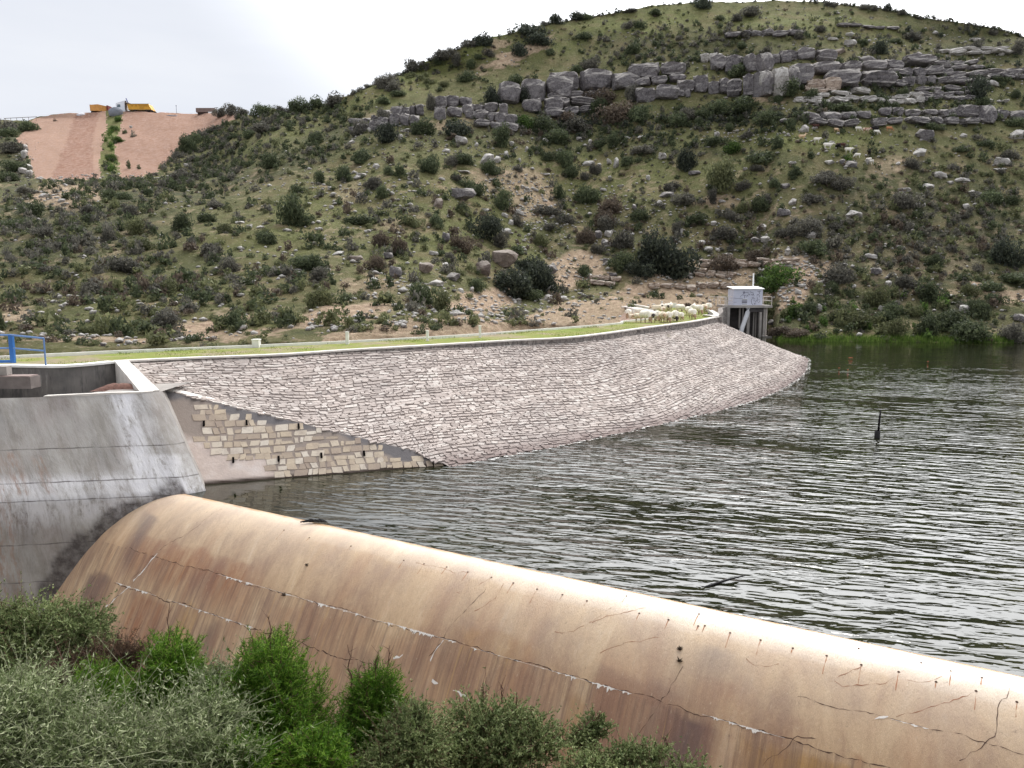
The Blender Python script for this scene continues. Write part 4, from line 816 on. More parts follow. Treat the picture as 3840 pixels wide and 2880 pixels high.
BL+=zc([(1360,275,90,42),(890,332,50,38),(900,402,54,36),(1015,470,30,36),(1140,380,54,42),(1690,225,60,30),(1730,132,72,28),(1920,237,42,32),(1005,135,60,32,'g'),(410,180,72,32,'g'),(990,270,74,42,'g'),(580,430,40,30),(617,452,46,26),(1045,205,40,34),(95,430,38,38,'g'),(55,390,42,42,'g'),(110,378,36,36),(1460,562,54,42,'g'),(1525,620,36,32),(1490,742,42,28),(1178,758,42,46),(1905,747,56,42),(2195,800,60,42,'g'),(1600,155,84,26),(1960,165,64,32),(850,400,44,34,'g'),(1440,482,60,30),(100,530,44,34,'g'),(1355,628,20,24),(925,115,20,14),(310,80,20,24),(170,125,36,14),(680,222,34,16),(475,365,22,50),(445,408,24,16),(640,330,36,24),(240,245,24,44,'g'),(540,65,60,24,'g'),(1070,692,32,28),(1180,600,40,20),(285,690,16,16),(1790,85,50,34),(1840,115,40,22),(1910,108,40,28),(1620,345,40,18),(2050,560,30,20),(1000,870,40,20,'g'),(940,830,44,28,'g'),(365,225,30,34),(120,370,30,30),(710,470,60,20),(1300,540,40,20),(1425,430,40,18),(20,600,30,24),(130,590,40,20,'g')],2200,600,1.349)
BL+=zc([(1110,330,30,24),(1565,605,46,34),(530,628,40,20),(1650,260,70,24),(1720,290,40,30),(1980,600,30,20),(1100,575,30,16),(1755,670,40,30),(1200,1075,40,30,'g'),(410,740,30,30),(710,1075,50,30,'g'),(800,980,30,20),(1980,935,40,20),(1915,955,24,22),(2130,120,50,20),(680,350,24,10),(1100,380,20,14),(35,165,20,12),(1800,280,50,24),(500,620,30,14),(2000,300,40,20),(530,75,60,30),(610,130,40,20),(300,70,60,40),(430,110,50,30)],0,700,1.843)
BL+=[(92,590,26,34),(104,620,30,26),(88,640,30,24),(110,650,26,30),(96,560,20,24),(700,620,26,14),(640,655,16,10),(490,470,14,12)]
ritems=[]; mats={'b':BM_,'g':CM,'s':RM,'t':RM}
for a in BL:
    t=a[4] if len(a)>4 else ''
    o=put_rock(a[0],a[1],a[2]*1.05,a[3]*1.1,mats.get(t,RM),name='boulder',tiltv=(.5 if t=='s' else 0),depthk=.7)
    o['category']='boulder'; o['group']='loose boulders on the hillside'
    sz='large' if a[2]>55 else 'small' if a[2]<24 else 'medium'; colr={'b':'brown-grey','g':'dark grey','s':'white upright','t':'pale'}.get(t,'pale grey')
    shp='flat' if a[3]<a[2]*.45 else 'upright' if a[3]>a[2]*1.1 and t!='s' else 'chunky'
    ritems.append((o,a[0],a[1],f'{sz} {shp} {colr} boulder'))
relabel(ritems)
# ---------------------------------------------------------------- cliff of jointed blocks
TIERS=[ # polyline of (px, top, bottom), block width range, material, n layers
 ([(1310,452,492),(1400,425,490),(1470,400,478),(1510,395,475)],(26,52),CM,2),
 ([(1510,396,470),(1560,392,470)],(24,40),CM,2),
 ([(1630,368,450),(1680,362,440),(1740,360,430)],(44,66),CM,2),
 ([(1745,390,450),(1790,385,440),(1900,385,480)],(30,56),CM,2),
 ([(1780,420,480),(1900,430,490)],(36,60),CM,2),
 ([(1870,320,400),(1960,315,380),(2070,292,375)],(60,110),CM,1),
 ([(2060,280,345),(2200,276,340),(2320,285,335)],(90,130),CM,1),
 ([(1960,378,424),(2060,372,420)],(70,90),CM,1),
 ([(2060,340,400),(2210,340,390)],(60,100),CM,2),
 ([(2050,405,434),(2190,395,420)],(50,80),CM,1),
 ([(2365,258,310),(2440,245,300),(2560,238,275)],(70,110),CM,1),
 ([(2380,296,325),(2510,286,312)],(50,70),CM,1),
 ([(2385,336,385),(2500,328,380)],(60,90),CM,1),
 ([(2505,330,375),(2570,318,370)],(24,40),CM,2),
 ([(2540,318,350),(2640,290,345)],(44,64),CM,1),
 ([(2560,318,352),(2670,312,350),(2725,302,350)],(36,56),CM,1),
 ([(2625,208,232),(2660,205,240)],(30,34),RM,1),
 ([(2670,215,268),(2726,215,268)],(54,56),CM,1),
 ([(2735,215,240),(2795,210,240)],(40,60),CM,1),
 ([(2798,205,265),(2845,205,265)],(46,48),CM,1),
 ([(2725,305,365),(2785,300,360),(2845,270,350)],(46,66),CM,1),
 ([(2844,262,355),(2898,262,355)],(54,55),RM,1),
 ([(2900,262,330),(2960,258,330)],(30,56),CM,1),
 ([(2872,205,232),(2930,200,232)],(44,60),CM,1),
 ([(2965,250,318),(3040,245,318)],(70,80),CM,1),
 ([(2920,195,225),(3080,185,230)],(60,100),CM,1),
 ([(3040,245,280),(3150,240,275),(3350,230,262),(3480,225,255)],(56,110),CM,1),
 ([(3095,276,340),(3240,272,330)],(120,140),CM,1),
 ([(3030,300,335),(3095,300,340)],(60,66),TM,1),
 ([(3020,320,345),(3100,322,348)],(30,50),TM,2),
 ([(3290,265,325),(3360,265,325)],(44,70),CM,3),
 ([(3380,262,325),(3480,265,325),(3540,270,320)],(34,64),CM,2),
 ([(3560,270,320),(3640,272,318)],(50,70),CM,2),
 ([(3480,235,262),(3630,230,262)],(40,80),CM,2),
 ([(3430,335,385),(3640,326,372)],(40,70),CM,3),
 ([(2980,360,378),(3060,358,382)],(30,40),RM,2),
 ([(3060,372,392),(3200,364,384),(3300,364,384)],(36,60),RM,1),
 ([(3010,424,446),(3090,420,446),(3240,416,442)],(44,80),CM,1),
 ([(3300,410,438),(3500,415,438),(3600,410,440)],(40,70),CM,1),
 ([(3035,448,470),(3100,448,472),(3180,448,470)],(50,70),CM,1),
 ([(3270,446,470),(3330,446,470)],(56,60),CM,1),
 ([(3400,445,470),(3700,448,465)],(50,90),CM,1),
 ([(3600,405,445),(3720,402,470)],(60,70),CM,1),
 ([(3730,410,440),(3850,415,445)],(50,80),CM,1),
 ([(2720,140,156),(2860,122,142),(2960,118,136)],(36,60),CM,1),
 ([(3560,182,206),(3760,190,215)],(50,80),RM,2),
 ([(3700,260,290),(3840,262,300)],(50,70),CM,2),
 ([(3140,95,104),(3330,98,108)],(40,60),CM,1),
 ([(3050,350,362),(3240,335,355)],(50,80),RM,1),
 ([(2620,975,1000),(2800,965,1000),(2960,980,1004)],(40,70),TM,2),
 ([(2600,1010,1036),(2740,1015,1040)],(34,56),TM,2),
 ([(2430,1075,1092),(2700,1070,1090)],(34,60),TM,1),
 ([(2215,1040,1075),(2300,1045,1080)],(34,56),TM,2),
 ([(2100,345,365),(2190,352,372)],(40,60),CM,1),
 ([(2310,280,330),(2370,300,340)],(30,40),CM,1),
 ([(3290,360,385),(3440,350,390)],(30,60),RM,2),
]
citems=[]
for tier,(w0,w1),mt,nl in TIERS:
    a=np.array(tier,float); lay=0
    for l in range(nl):
        x=a[0,0]+random.uniform(-6,0)
        while x<a[-1,0]:
            w=random.uniform(w0,w1)*(1 if nl==1 else random.uniform(.7,1.15)); xc=x+w/2
            top=np.interp(xc,a[:,0],a[:,1]);bot=np.interp(xc,a[:,0],a[:,2]); hh=(bot-top)/nl; t0=top+hh*l
            if w<a[-1,0]-a[0,0]+w0*1.2:
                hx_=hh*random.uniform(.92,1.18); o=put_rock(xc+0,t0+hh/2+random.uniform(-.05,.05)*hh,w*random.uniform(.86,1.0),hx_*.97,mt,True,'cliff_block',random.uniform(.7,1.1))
                o['category']='rock'; o['group']='jointed blocks of the grey cliff' if mt!=TM else 'tan bedded rock above the road'
                o.location.y-=.0; sz='large' if w>70 else 'narrow' if w<36 else 'medium'; shp='tall' if hh>w*.8 else 'slab-like' if hh<w*.4 else 'squarish'
                col_={'grey cliff limestone':'dark grey','pale limestone':'pale','tan bedded rock':'tan'}[mt.name]
                citems.append((o,xc,t0+hh/2,f'{sz} {shp} {col_} block'))
            x+=w*random.uniform(.96,1.06)
citems.sort(key=lambda c:-c[0].scale[0]*c[0].scale[2])
relabel(citems[:300])
for c in citems[300:]: bpy.data.objects.remove(c[0])
print('blocks',len(citems),'boulders',len(ritems))
# small stones: one mass of rubble
def merged(name,protos,items,mat,kind='stuff',lab=None,cat=None):
    VV=[];FF=[];n=0
    for (k,M) in items:
        v,f=protos[k]; q=v@M[:3,:3].T+M[:3,3]; VV.append(q); FF.append(f+n); n+=len(v)
    o=mesh(name,np.concatenate(VV),np.concatenate(FF),mat); tag(o,lab,cat,kind=kind); return o
def Mx(loc,sc_,rz,rx=0): return np.array(Matrix.Translation(Vector([float(q) for q in loc]))@Matrix.Rotation(rz,4,'Z')@Matrix.Rotation(rx,4,'X')@Matrix.Diagonal((*sc_,1)))
sp=[]
for i in range(5):
    v,f=icos(1); r_=np.random.default_rng(90+i); v=v*(1+r_.uniform(-.22,.22,(len(v),1))); sp.append((v,f))
it=[];
def rub(px,py,smin,smax):
    c=surf(px,py); s=random.uniform(smin,smax)*(1 if random.random()>.1 else 1.6); it.append((random.randrange(5),Mx(c+np.array([0,0,s*.3]),(s*random.uniform(.8,1.7),s,s*random.uniform(.4,.8)),random.uniform(0,3),random.uniform(-.3,.3))))
RB=[(1900,690,150,60,210),(1990,780,110,80,180),(2050,850,120,90,140),(1300,700,120,60,90),(1500,730,160,60,120),(2300,760,180,60,110),(2950,1060,100,120,260),(3050,1000,80,60,90),(2600,1040,250,90,260),(2150,1040,120,90,160),(1540,1070,140,40,90),(1850,1130,200,50,160),(2100,1150,260,40,160),(1700,1180,300,36,160),(1350,1230,260,24,80),(500,1265,380,20,90),(240,740,140,50,160),(560,665,160,12,120),(250,668,140,8,70),(2900,500,160,40,110),(2700,500,160,40,70),(3300,560,300,80,70),(3350,200,400,90,260),(3650,300,200,120,220),(3200,400,400,50,200),(2400,900,300,150,150),(2700,850,250,100,130),(1300,900,300,150,110),(1700,560,300,60,110),(1450,500,160,50,70),(2400,180,500,80,110),(3000,60,300,40,70),(3500,1080,250,60,70),(3300,1180,350,40,60),(2200,560,300,60,70),(1000,1000,200,80,40),(400,1150,350,60,60),(700,760,160,60,40),(1100,700,160,60,60),(3400,800,450,250,130),(90,620,40,70,60)]
for cx,cy,rx,ry,n in RB:
    for _ in range(int(n*.8)):
        px,py=random.gauss(cx,rx*.6),random.gauss(cy,ry*.6)
        if pl(px,RIDGE)+6<py<pl(px,BASE)-8: rub(px,py,.08,.25)
for _ in range(1000):
    px=random.uniform(0,3900); py=random.uniform(150,1250)
    if pl(px,RIDGE)+12<py<pl(px,BASE)-12 and not (px<920 and py<670): rub(px,py,.07,.24)
o=merged('scattered_stones',sp,it,RM,lab='small pale stones and rubble scattered over the whole hillside',cat='stones')
# ================================================================ SHRUBS
def crown(seed,n,leaf,flat=.75,lobes=9,low=.0,core=2,spiky=.0):
    """crown of unit half-width: leaf clumps through a lumpy volume"""
    r_=np.random.default_rng(seed); L=[]
    for i in range(lobes):
        a=r_.uniform(0,6.28); q=r_.uniform(0,.62)**.8; z=r_.uniform(.1,.75)*flat; L.append((q*math.cos(a),q*math.sin(a)*.9,z,r_.uniform(.3,.5)))
    L.append((0,0,.35*flat,.55)); L=np.array(L)
    k=r_.integers(0,len(L),n); d=r_.normal(size=(n,3)); d/=np.linalg.norm(d,axis=1,keepdims=True); rr=r_.uniform(.55,1.08,(n,1))+ (r_.random((n,1))<.06)*r_.uniform(0,.3+spiky,(n,1))
    p=L[k,:3]+d*L[k,3:4]*rr*np.array([1,1,.85]); p[:,2]=np.maximum(p[:,2],low+r_.uniform(0,.12,n))
    nrm=d+r_.normal(size=(n,3))*.7; nrm/=np.linalg.norm(nrm,axis=1,keepdims=True)
    t=np.cross(nrm,r_.normal(size=(n,3))); t/=np.linalg.norm(t,axis=1,keepdims=True); b_=np.cross(nrm,t)
    s=leaf*r_.uniform(.6,1.5,(n,1)); V=np.concatenate([(p+t*s)[:,None],(p+b_*s*.8)[:,None],(p-t*s*.7-b_*s*.3)[:,None]],1).reshape(-1,3)
    Fc=np.arange(n*3).reshape(-1,3)
    if core:
        v,f=icos(core)
        for (x,y,z,r) in L:
            c=v*(r*.80)*(1+.18*r_.uniform(-1,1,(len(v),1)))*np.array([1,1,.8])+np.array([x,y,z]); c[:,2]=np.maximum(c[:,2],-.15); Fc=np.concatenate([Fc,f+len(V)]); V=np.concatenate([V,c])
    return V,Fc
LG=leafmat('dark evergreen leaf',srgb(60,68,50),srgb(86,96,68),srgb(120,128,94))
LO=leafmat('olive leaf',srgb(78,82,58),srgb(106,110,76),srgb(138,140,102))
LP=leafmat('greyish purple scrub',srgb(74,72,68),srgb(104,102,92),srgb(136,132,118))
LB=leafmat('brown scrub',srgb(78,68,60),srgb(106,94,82),srgb(132,120,104))
LN=leafmat('fresh green leaf',srgb(52,72,34),srgb(76,98,46),srgb(110,134,70))
LD=leafmat('near black green leaf',srgb(46,52,46),srgb(70,76,64),srgb(100,106,86))
KM={'g':(LG,'dark green'),'o':(LO,'olive green'),'p':(LP,'greyish'),'b':(LB,'brown'),'n':(LN,'bright green'),'d':(LD,'blackish green')}
def memesh(V,Fc,mat):
    o=mesh('t',V,Fc,mat); me=o.data; bpy.data.objects.remove(o); return me
CR=[memesh(*crown(200+i,2300,.062,flat=random.choice((.75,.9,1.05)),lobes=8+i,core=0),LG) for i in range(6)]
SH=[]
SH+=zc([(1850,350,170,110,'g'),(1260,250,150,140,'g'),(1290,330,120,60,'g'),(1430,225,130,80,'g'),(950,270,150,110,'o'),(745,315,100,120,'p'),(630,175,110,80,'p'),(900,175,110,90,'p'),(1020,155,110,60,'g'),(1000,385,200,100,'o'),(1550,320,120,90,'o'),(850,540,290,130,'p'),(330,670,140,90,'b'),(90,720,130,110,'g'),(610,690,170,110,'p'),(1110,900,240,140,'p'),(1600,900,200,150,'g'),(1790,850,160,100,'g'),(1140,700,180,120,'o'),(1250,600,130,80,'g'),(1720,650,170,90,'g'),(840,820,210,90,'o'),(1830,560,100,70,'g'),(1905,590,70,60,'g'),(1470,440,160,90,'p'),(1310,440,120,70,'b'),(1130,505,130,60,'g'),(1580,540,140,120,'p'),(1100,1065,180,90,'o'),(430,970,150,90,'g'),(840,950,90,60,'g'),(220,160,180,90,'g'),(60,70,90,60,'p'),(190,20,120,50,'p'),(1500,120,150,60,'p'),(1840,760,260,70,'g'),(600,800,120,80,'g'),(2080,620,110,70,'g'),(740,730,140,60,'g'),(40,610,90,70,'g'),(1800,1030,150,70,'o'),(2160,540,180,120,'g'),(1480,500,100,60,'g'),(1330,610,60,50,'p'),(1090,660,150,70,'g'),(1350,700,100,70,'p'),(1450,740,120,90,'p'),(1290,800,80,70,'p'),(260,560,150,70,'g'),(150,590,120,60,'o'),(500,440,100,50,'b'),(610,460,70,40,'p'),(400,610,120,60,'g'),(390,570,90,50,'g'),(500,570,50,40,'g'),(570,590,90,60,'o'),(290,760,110,50,'b'),(230,900,160,90,'p'),(180,960,110,70,'g'),(900,450,80,50,'p'),(1410,850,120,60,'p'),(1640,700,120,70,'p'),(1980,700,90,60,'g'),(1300,1060,100,60,'g'),(640,970,100,50,'o'),(80,800,180,90,'b'),(2010,650,90,60,'p'),(1500,1080,120,50,'o'),(940,930,100,60,'g'),(1180,980,110,60,'g'),(1600,640,120,60,'p'),(1650,330,90,60,'g'),(740,60,110,70,'g'),(540,60,120,60,'g'),(530,120,90,60,'g'),(840,60,130,60,'g'),(700,120,90,40,'o'),(1740,110,90,60,'g'),(1840,160,90,60,'p'),(2130,230,100,70,'g'),(1640,210,90,50,'p'),(300,330,160,70,'p'),(120,260,170,70,'g'),(60,330,120,60,'p'),(420,340,120,60,'p'),(500,260,140,60,'p')],0,700,1.843)
SH+=zc([(490,90,130,110,'g'),(160,320,190,210,'g'),(750,205,90,80,'g'),(680,145,110,90,'p'),(1030,35,120,80,'g'),(1440,55,130,70,'g'),(1500,265,125,115,'g'),(1345,185,130,90,'g'),(1250,315,120,70,'g'),(930,395,130,80,'o'),(700,365,90,80,'p'),(580,370,220,70,'g'),(1090,395,120,90,'g'),(500,460,80,70,'g'),(720,500,130,110,'b'),(850,535,110,130,'b'),(540,545,110,80,'p'),(1385,440,200,150,'d'),(1250,550,160,100,'b'),(1480,525,110,100,'p'),(1550,790,300,210,'d'),(1740,740,230,220,'d'),(1660,680,200,120,'d'),(1340,795,120,90,'g'),(1000,870,190,170,'g'),(1110,930,150,150,'o'),(680,670,130,90,'b'),(670,785,130,80,'g'),(330,900,170,140,'o'),(470,890,150,90,'g'),(240,650,200,80,'g'),(330,730,150,90,'p'),(410,765,80,80,'g'),(2035,725,110,80,'g'),(1750,515,110,90,'o'),(2030,500,120,110,'b'),(2055,220,170,140,'g'),(1870,215,100,110,'g'),(1900,385,150,60,'p'),(1800,330,200,70,'p'),(1600,380,100,80,'p'),(2170,390,150,100,'b'),(1210,100,90,60,'p'),(1290,150,110,60,'g'),(1610,60,60,50,'p'),(1950,90,110,80,'g'),(1000,495,70,50,'g'),(840,965,80,70,'g'),(1150,620,120,80,'p'),(1085,495,50,50,'g'),(960,150,90,60,'p'),(340,110,80,90,'g'),(200,180,110,60,'g'),(640,220,80,60,'g'),(840,90,80,60,'g'),(340,220,80,50,'p'),(760,290,90,70,'p'),(550,225,60,50,'b'),(980,225,70,50,'g'),(1140,240,90,60,'g'),(330,510,100,90,'g'),(390,540,80,50,'g'),(270,540,80,50,'g'),(450,340,70,40,'o'),(290,375,60,50,'g'),(660,425,70,40,'o'),(830,445,120,60,'b'),(930,330,100,60,'p'),(870,320,80,40,'p'),(1600,580,120,60,'g'),(1820,440,120,50,'p'),(1700,480,70,60,'p'),(1580,640,80,40,'g'),(1550,940,150,60,'g'),(1700,890,140,70,'g'),(2000,800,110,60,'o'),(1850,800,80,40,'g'),(440,1060,60,50,'o'),(770,900,140,90,'o'),(130,830,80,50,'g'),(200,800,90,60,'g'),(120,690,80,60,'g'),(60,710,60,60,'p'),(620,1080,160,60,'o'),(2120,600,100,60,'p'),(1130,1000,130,60,'o'),(1020,1040,100,30,'o')],1000,600,1.7015)
SH+=zc([(330,490,230,180,'d'),(450,520,200,180,'d'),(290,560,150,90,'d'),(690,518,160,90,'b'),(170,525,130,90,'g'),(950,620,220,130,'n'),(880,600,80,60,'g'),(700,105,150,140,'o'),(790,130,80,60,'p'),(540,290,110,70,'g'),(280,275,100,70,'g'),(190,415,120,90,'p'),(100,330,110,70,'p'),(480,210,120,60,'p'),(690,372,130,80,'p'),(885,220,90,80,'g'),(800,240,90,60,'o'),(725,290,90,60,'p'),(855,475,110,60,'b'),(1150,450,150,80,'g'),(1260,410,70,60,'p'),(1620,205,140,90,'p'),(1280,130,130,70,'p'),(1650,22,80,50,'p'),(2150,480,160,130,'d'),(2060,190,130,80,'g'),(2160,210,80,50,'g'),(1290,575,170,120,'p'),(1245,652,90,60,'g'),(1330,652,60,60,'g'),(1480,680,120,110,'o'),(1740,650,150,120,'g'),(2000,740,130,110,'g'),(1715,830,140,120,'g'),(1850,800,190,120,'g'),(1960,865,190,110,'g'),(1570,850,120,100,'o'),(1400,800,170,110,'o'),(1290,790,110,80,'o'),(1120,760,90,70,'g'),(1030,775,100,70,'n'),(2160,870,120,110,'p'),(1450,387,70,50,'g'),(1760,510,80,70,'g'),(2150,580,200,60,'g'),(1630,620,110,60,'p'),(940,775,110,70,'o'),(345,690,90,50,'g'),(1100,350,160,80,'p'),(1000,370,110,60,'p'),(1190,110,130,60,'p'),(1055,70,60,50,'g'),(860,50,90,40,'p'),(130,240,160,90,'b'),(230,205,40,30,'g'),(640,200,60,70,'p'),(460,350,60,70,'p'),(260,340,60,50,'g'),(380,500,200,180,'d'),(1190,800,90,50,'o'),(1650,760,110,60,'o'),(1540,760,110,60,'g'),(2060,640,140,60,'g'),(1900,600,90,50,'g'),(1950,660,90,60,'o'),(2080,700,90,60,'g'),(1500,800,100,60,'g'),(960,120,70,50,'g'),(910,190,70,60,'p'),(770,310,60,40,'p'),(1130,200,120,50,'p'),(1270,330,90,50,'p'),(640,150,60,50,'g'),(430,130,90,50,'p'),(530,700,50,30,'o')],2200,600,1.349)
SH+=zc([(860,85,130,100,'d'),(780,118,100,60,'p'),(600,185,150,80,'p'),(660,165,70,50,'p'),(420,245,130,80,'p'),(230,350,150,100,'p'),(1225,90,170,80,'d'),(1115,150,140,100,'d'),(1150,25,190,80,'d'),(1500,62,130,50,'g'),(1820,145,110,90,'g'),(770,330,130,70,'g'),(790,250,80,60,'g'),(710,230,80,70,'p'),(590,230,70,40,'g'),(835,205,70,40,'g'),(910,180,90,50,'p'),(300,385,130,70,'p'),(230,465,120,60,'g'),(1300,165,70,50,'g'),(1080,345,110,60,'g'),(1200,320,60,40,'g'),(620,370,70,40,'o'),(940,435,130,130,'d'),(1135,430,110,120,'d'),(700,640,190,110,'d'),(480,635,150,110,'g'),(260,690,170,130,'d'),(80,640,120,90,'p'),(1000,710,130,130,'g'),(1110,600,150,90,'n'),(1250,610,180,120,'g'),(1480,610,200,110,'p'),(1330,700,150,80,'g'),(1640,440,230,120,'b'),(1590,510,130,110,'g'),(1720,550,250,150,'b'),(1880,560,160,120,'g'),(1560,240,110,80,'p'),(1460,272,100,50,'g'),(1820,440,90,110,'p'),(1710,740,90,80,'g'),(1615,740,100,60,'g'),(1900,780,150,60,'p'),(2160,850,110,150,'d'),(1405,850,120,130,'g'),(1440,935,110,70,'g'),(1590,930,80,70,'p'),(925,905,120,80,'g'),(1100,910,60,50,'p'),(535,880,130,110,'g'),(90,830,150,110,'g'),(275,930,90,70,'g'),(350,930,80,80,'g'),(430,955,80,60,'p'),(740,840,140,80,'g'),(670,840,90,80,'p'),(955,980,70,60,'g'),(705,950,90,50,'g'),(1790,860,90,60,'g'),(170,1000,120,60,'p'),(450,750,80,50,'p'),(2110,600,120,80,'g'),(540,480,60,120,'p'),(1400,560,160,80,'b'),(240,570,80,120,'p'),(60,680,100,50,'p'),(1290,830,100,60,'g'),(280,860,90,50,'b'),(1170,810,60,50,'g'),(1230,770,50,50,'g'),(1520,970,80,50,'p'),(330,430,110,40,'g'),(880,350,50,30,'g'),(520,350,80,40,'o'),(400,310,60,40,'o'),(470,330,60,40,'o')],1300,100,1.7015)
SH+=zc([(780,58,80,60,'p'),(570,150,90,50,'p'),(1300,135,140,100,'d'),(720,390,180,90,'g'),(370,285,180,80,'g'),(700,330,70,90,'b'),(100,115,60,40,'p'),(1235,340,80,70,'g'),(1310,450,80,70,'g'),(1380,508,80,50,'g'),(1060,510,230,50,'g'),(1920,390,130,170,'d'),(1640,290,90,60,'g'),(2170,160,80,80,'p'),(640,745,80,80,'g'),(560,840,240,80,'g'),(345,790,110,70,'n'),(80,840,140,130,'d'),(290,960,190,110,'g'),(240,745,110,50,'g'),(330,645,80,60,'g'),(140,615,60,60,'g'),(750,940,90,60,'g'),(950,960,120,60,'p'),(1090,830,70,50,'n'),(1500,885,110,70,'p'),(560,580,150,90,'g'),(420,490,230,110,'g'),(250,520,160,90,'g'),(880,430,120,60,'g'),(1440,430,70,60,'g'),(1750,895,90,50,'p'),(2120,830,120,60,'p'),(1080,400,60,40,'g'),(640,440,90,50,'g'),(720,600,100,50,'g'),(160,560,120,70,'g'),(60,560,120,80,'p'),(940,540,60,50,'b'),(1180,500,70,40,'g'),(1750,580,100,40,'g'),(1280,900,50,30,'g'),(440,690,90,50,'p'),(940,730,60,30,'g'),(900,25,90,40,'p'),(1500,60,120,50,'p'),(1900,140,110,60,'p'),(1990,260,90,50,'g'),(2010,50,90,40,'p'),(2070,330,120,50,'g'),(1400,90,90,30,'g'),(1180,90,80,40,'g'),(440,60,110,40,'p'),(420,130,80,50,'g'),(1950,480,80,60,'g'),(2150,420,80,60,'g'),(2140,600,130,60,'g'),(560,650,80,40,'g'),(1050,650,60,30,'g'),(1640,640,120,50,'g'),(1790,780,110,40,'g'),(1960,740,120,40,'g')],2540,100,1.7015)
SH+=[(830,418,56,40,'p'),(869,405,66,50,'p'),(910,420,50,24,'p'),(962,400,44,44,'g'),(1000,408,60,36,'g'),(1050,415,60,30,'p'),(1105,398,70,60,'g'),(1146,392,36,40,'g'),(1190,390,80,50,'g'),(1260,382,90,50,'p'),(730,520,64,50,'g'),(706,545,60,60,'g'),(1000,480,110,40,'p'),(930,500,60,30,'g'),(1190,520,60,50,'g'),(640,690,60,40,'g'),(700,660,120,50,'p'),(1020,610,80,60,'g'),(500,505,26,24,'p'),(470,490,20,20,'g'),(485,625,22,30,'g'),(520,630,20,16,'g'),(205,315+130,18,14,'b'),(35,470,90,50,'p'),(100,470,80,40,'g'),(40,560,90,50,'p'),(60,620,80,50,'g'),(30,660,80,40,'g'),(20,500,70,40,'g'),(2090,75,60,44,'d'),(2170,54,70,40,'d'),(2200,60,50,30,'g'),(2040,86,40,20,'p'),(2320,38,30,16,'d'),(2360,38,60,18,'p'),(2456,42,70,30,'g'),(2640,8,86,52,'d'),(2400,92,44,26,'g'),(2360,98,50,30,'p'),(2820,40,90,40,'p'),(2760,72,50,28,'p'),(3330,8,30,30,'d'),(3240,22,44,22,'p'),(3280,30,44,20,'p'),(3380,44,44,20,'p'),(3450,60,40,16,'p'),(3120,10,50,22,'p'),(2700,900-830,40,20,'g'),(445,420+30,34,20,'n'),(425,480,36,20,'n'),(440,530,40,24,'n'),(412,590,44,24,'n')]
SH+=[(2925,1238,90,46,'b'),(2990,1248,100,36,'b'),(2890,1205,60,40,'o'),(3040,1225,70,36,'b')]
SH=[s_ for s_ in SH if s_[2]>0]
print('shrubs listed',len(SH))
shi=[]
for a in SH:
    px,py,w,h,k=a; fy=py+h*.42
    fy=max(fy,float(pl(px,RIDGE))+3)
    c=surf(px,fy); s=c[1]/F; shi.append((w*s*h*s,px,py,w,h,k,c,s))
shi.sort(key=lambda q:-q[0]); small=shi[300:]; items=[]
for (_,px,py,w,h,k,c,s) in shi[:300]:
    big=w>52; me=random.choice(CR); o=bpy.data.objects.new('hillside_shrub',me); COL.objects.link(o)
    hw=w*s*.64; o.scale=(hw,hw*random.uniform(.85,1.05),h*s*1.1*random.uniform(.92,1.08)); o.location=(c[0],c[1]+hw*.12,c[2]-.08*h*s); o.rotation_euler=(0,0,random.uniform(0,6.28))
    o.material_slots[0].link='OBJECT'; o.material_slots[0].material=KM[k][0]
    o['category']='shrub'; o['group']='shrubs dotted over the hillside'
    sz='huge' if w>100 else 'large' if w>62 else 'medium' if w>42 else 'small'; shp='wide' if w>h*1.7 else 'upright' if h>w*1.05 else 'round'
    items.append((o,px,py,f'{sz} {shp} {KM[k][1]} shrub'))
relabel(items)
# the rest of the scrub: masses by colour
proto=[crown(400+i,110,.17,flat=.9,lobes=5,core=0) for i in range(8)]
mass={k:[] for k in KM}
HS=[q for q in SOIL if q[5]>=.8]
def addsmall(px,py,w,h,k):
    if random.random()<.8 and any(((px-q[0])/q[2])**2+((py-q[1])/q[3])**2<1 for q in HS): return
    c=surf(px,py); mass[k].append((random.randrange(8),Mx(c-np.array([0,0,.06]),(w/2,w/2*random.uniform(.8,1.1),h),random.uniform(0,6.28))))
for (_,px,py,w,h,k,c,s) in small: addsmall(px,py+h*.4,w*s*1.3,h*s*1.1,k)
def nodump(px,py): a_=np.array([float(px)]);b_=np.array([float(py)]); return not (inpoly(a_,b_,DUMP_L)[0] or inpoly(a_,b_,DUMP_R)[0] or inpoly(a_,b_+8,DUMP_L)[0] or inpoly(a_,b_+8,DUMP_R)[0] or (200<px<560 and py<440))
cnt=0
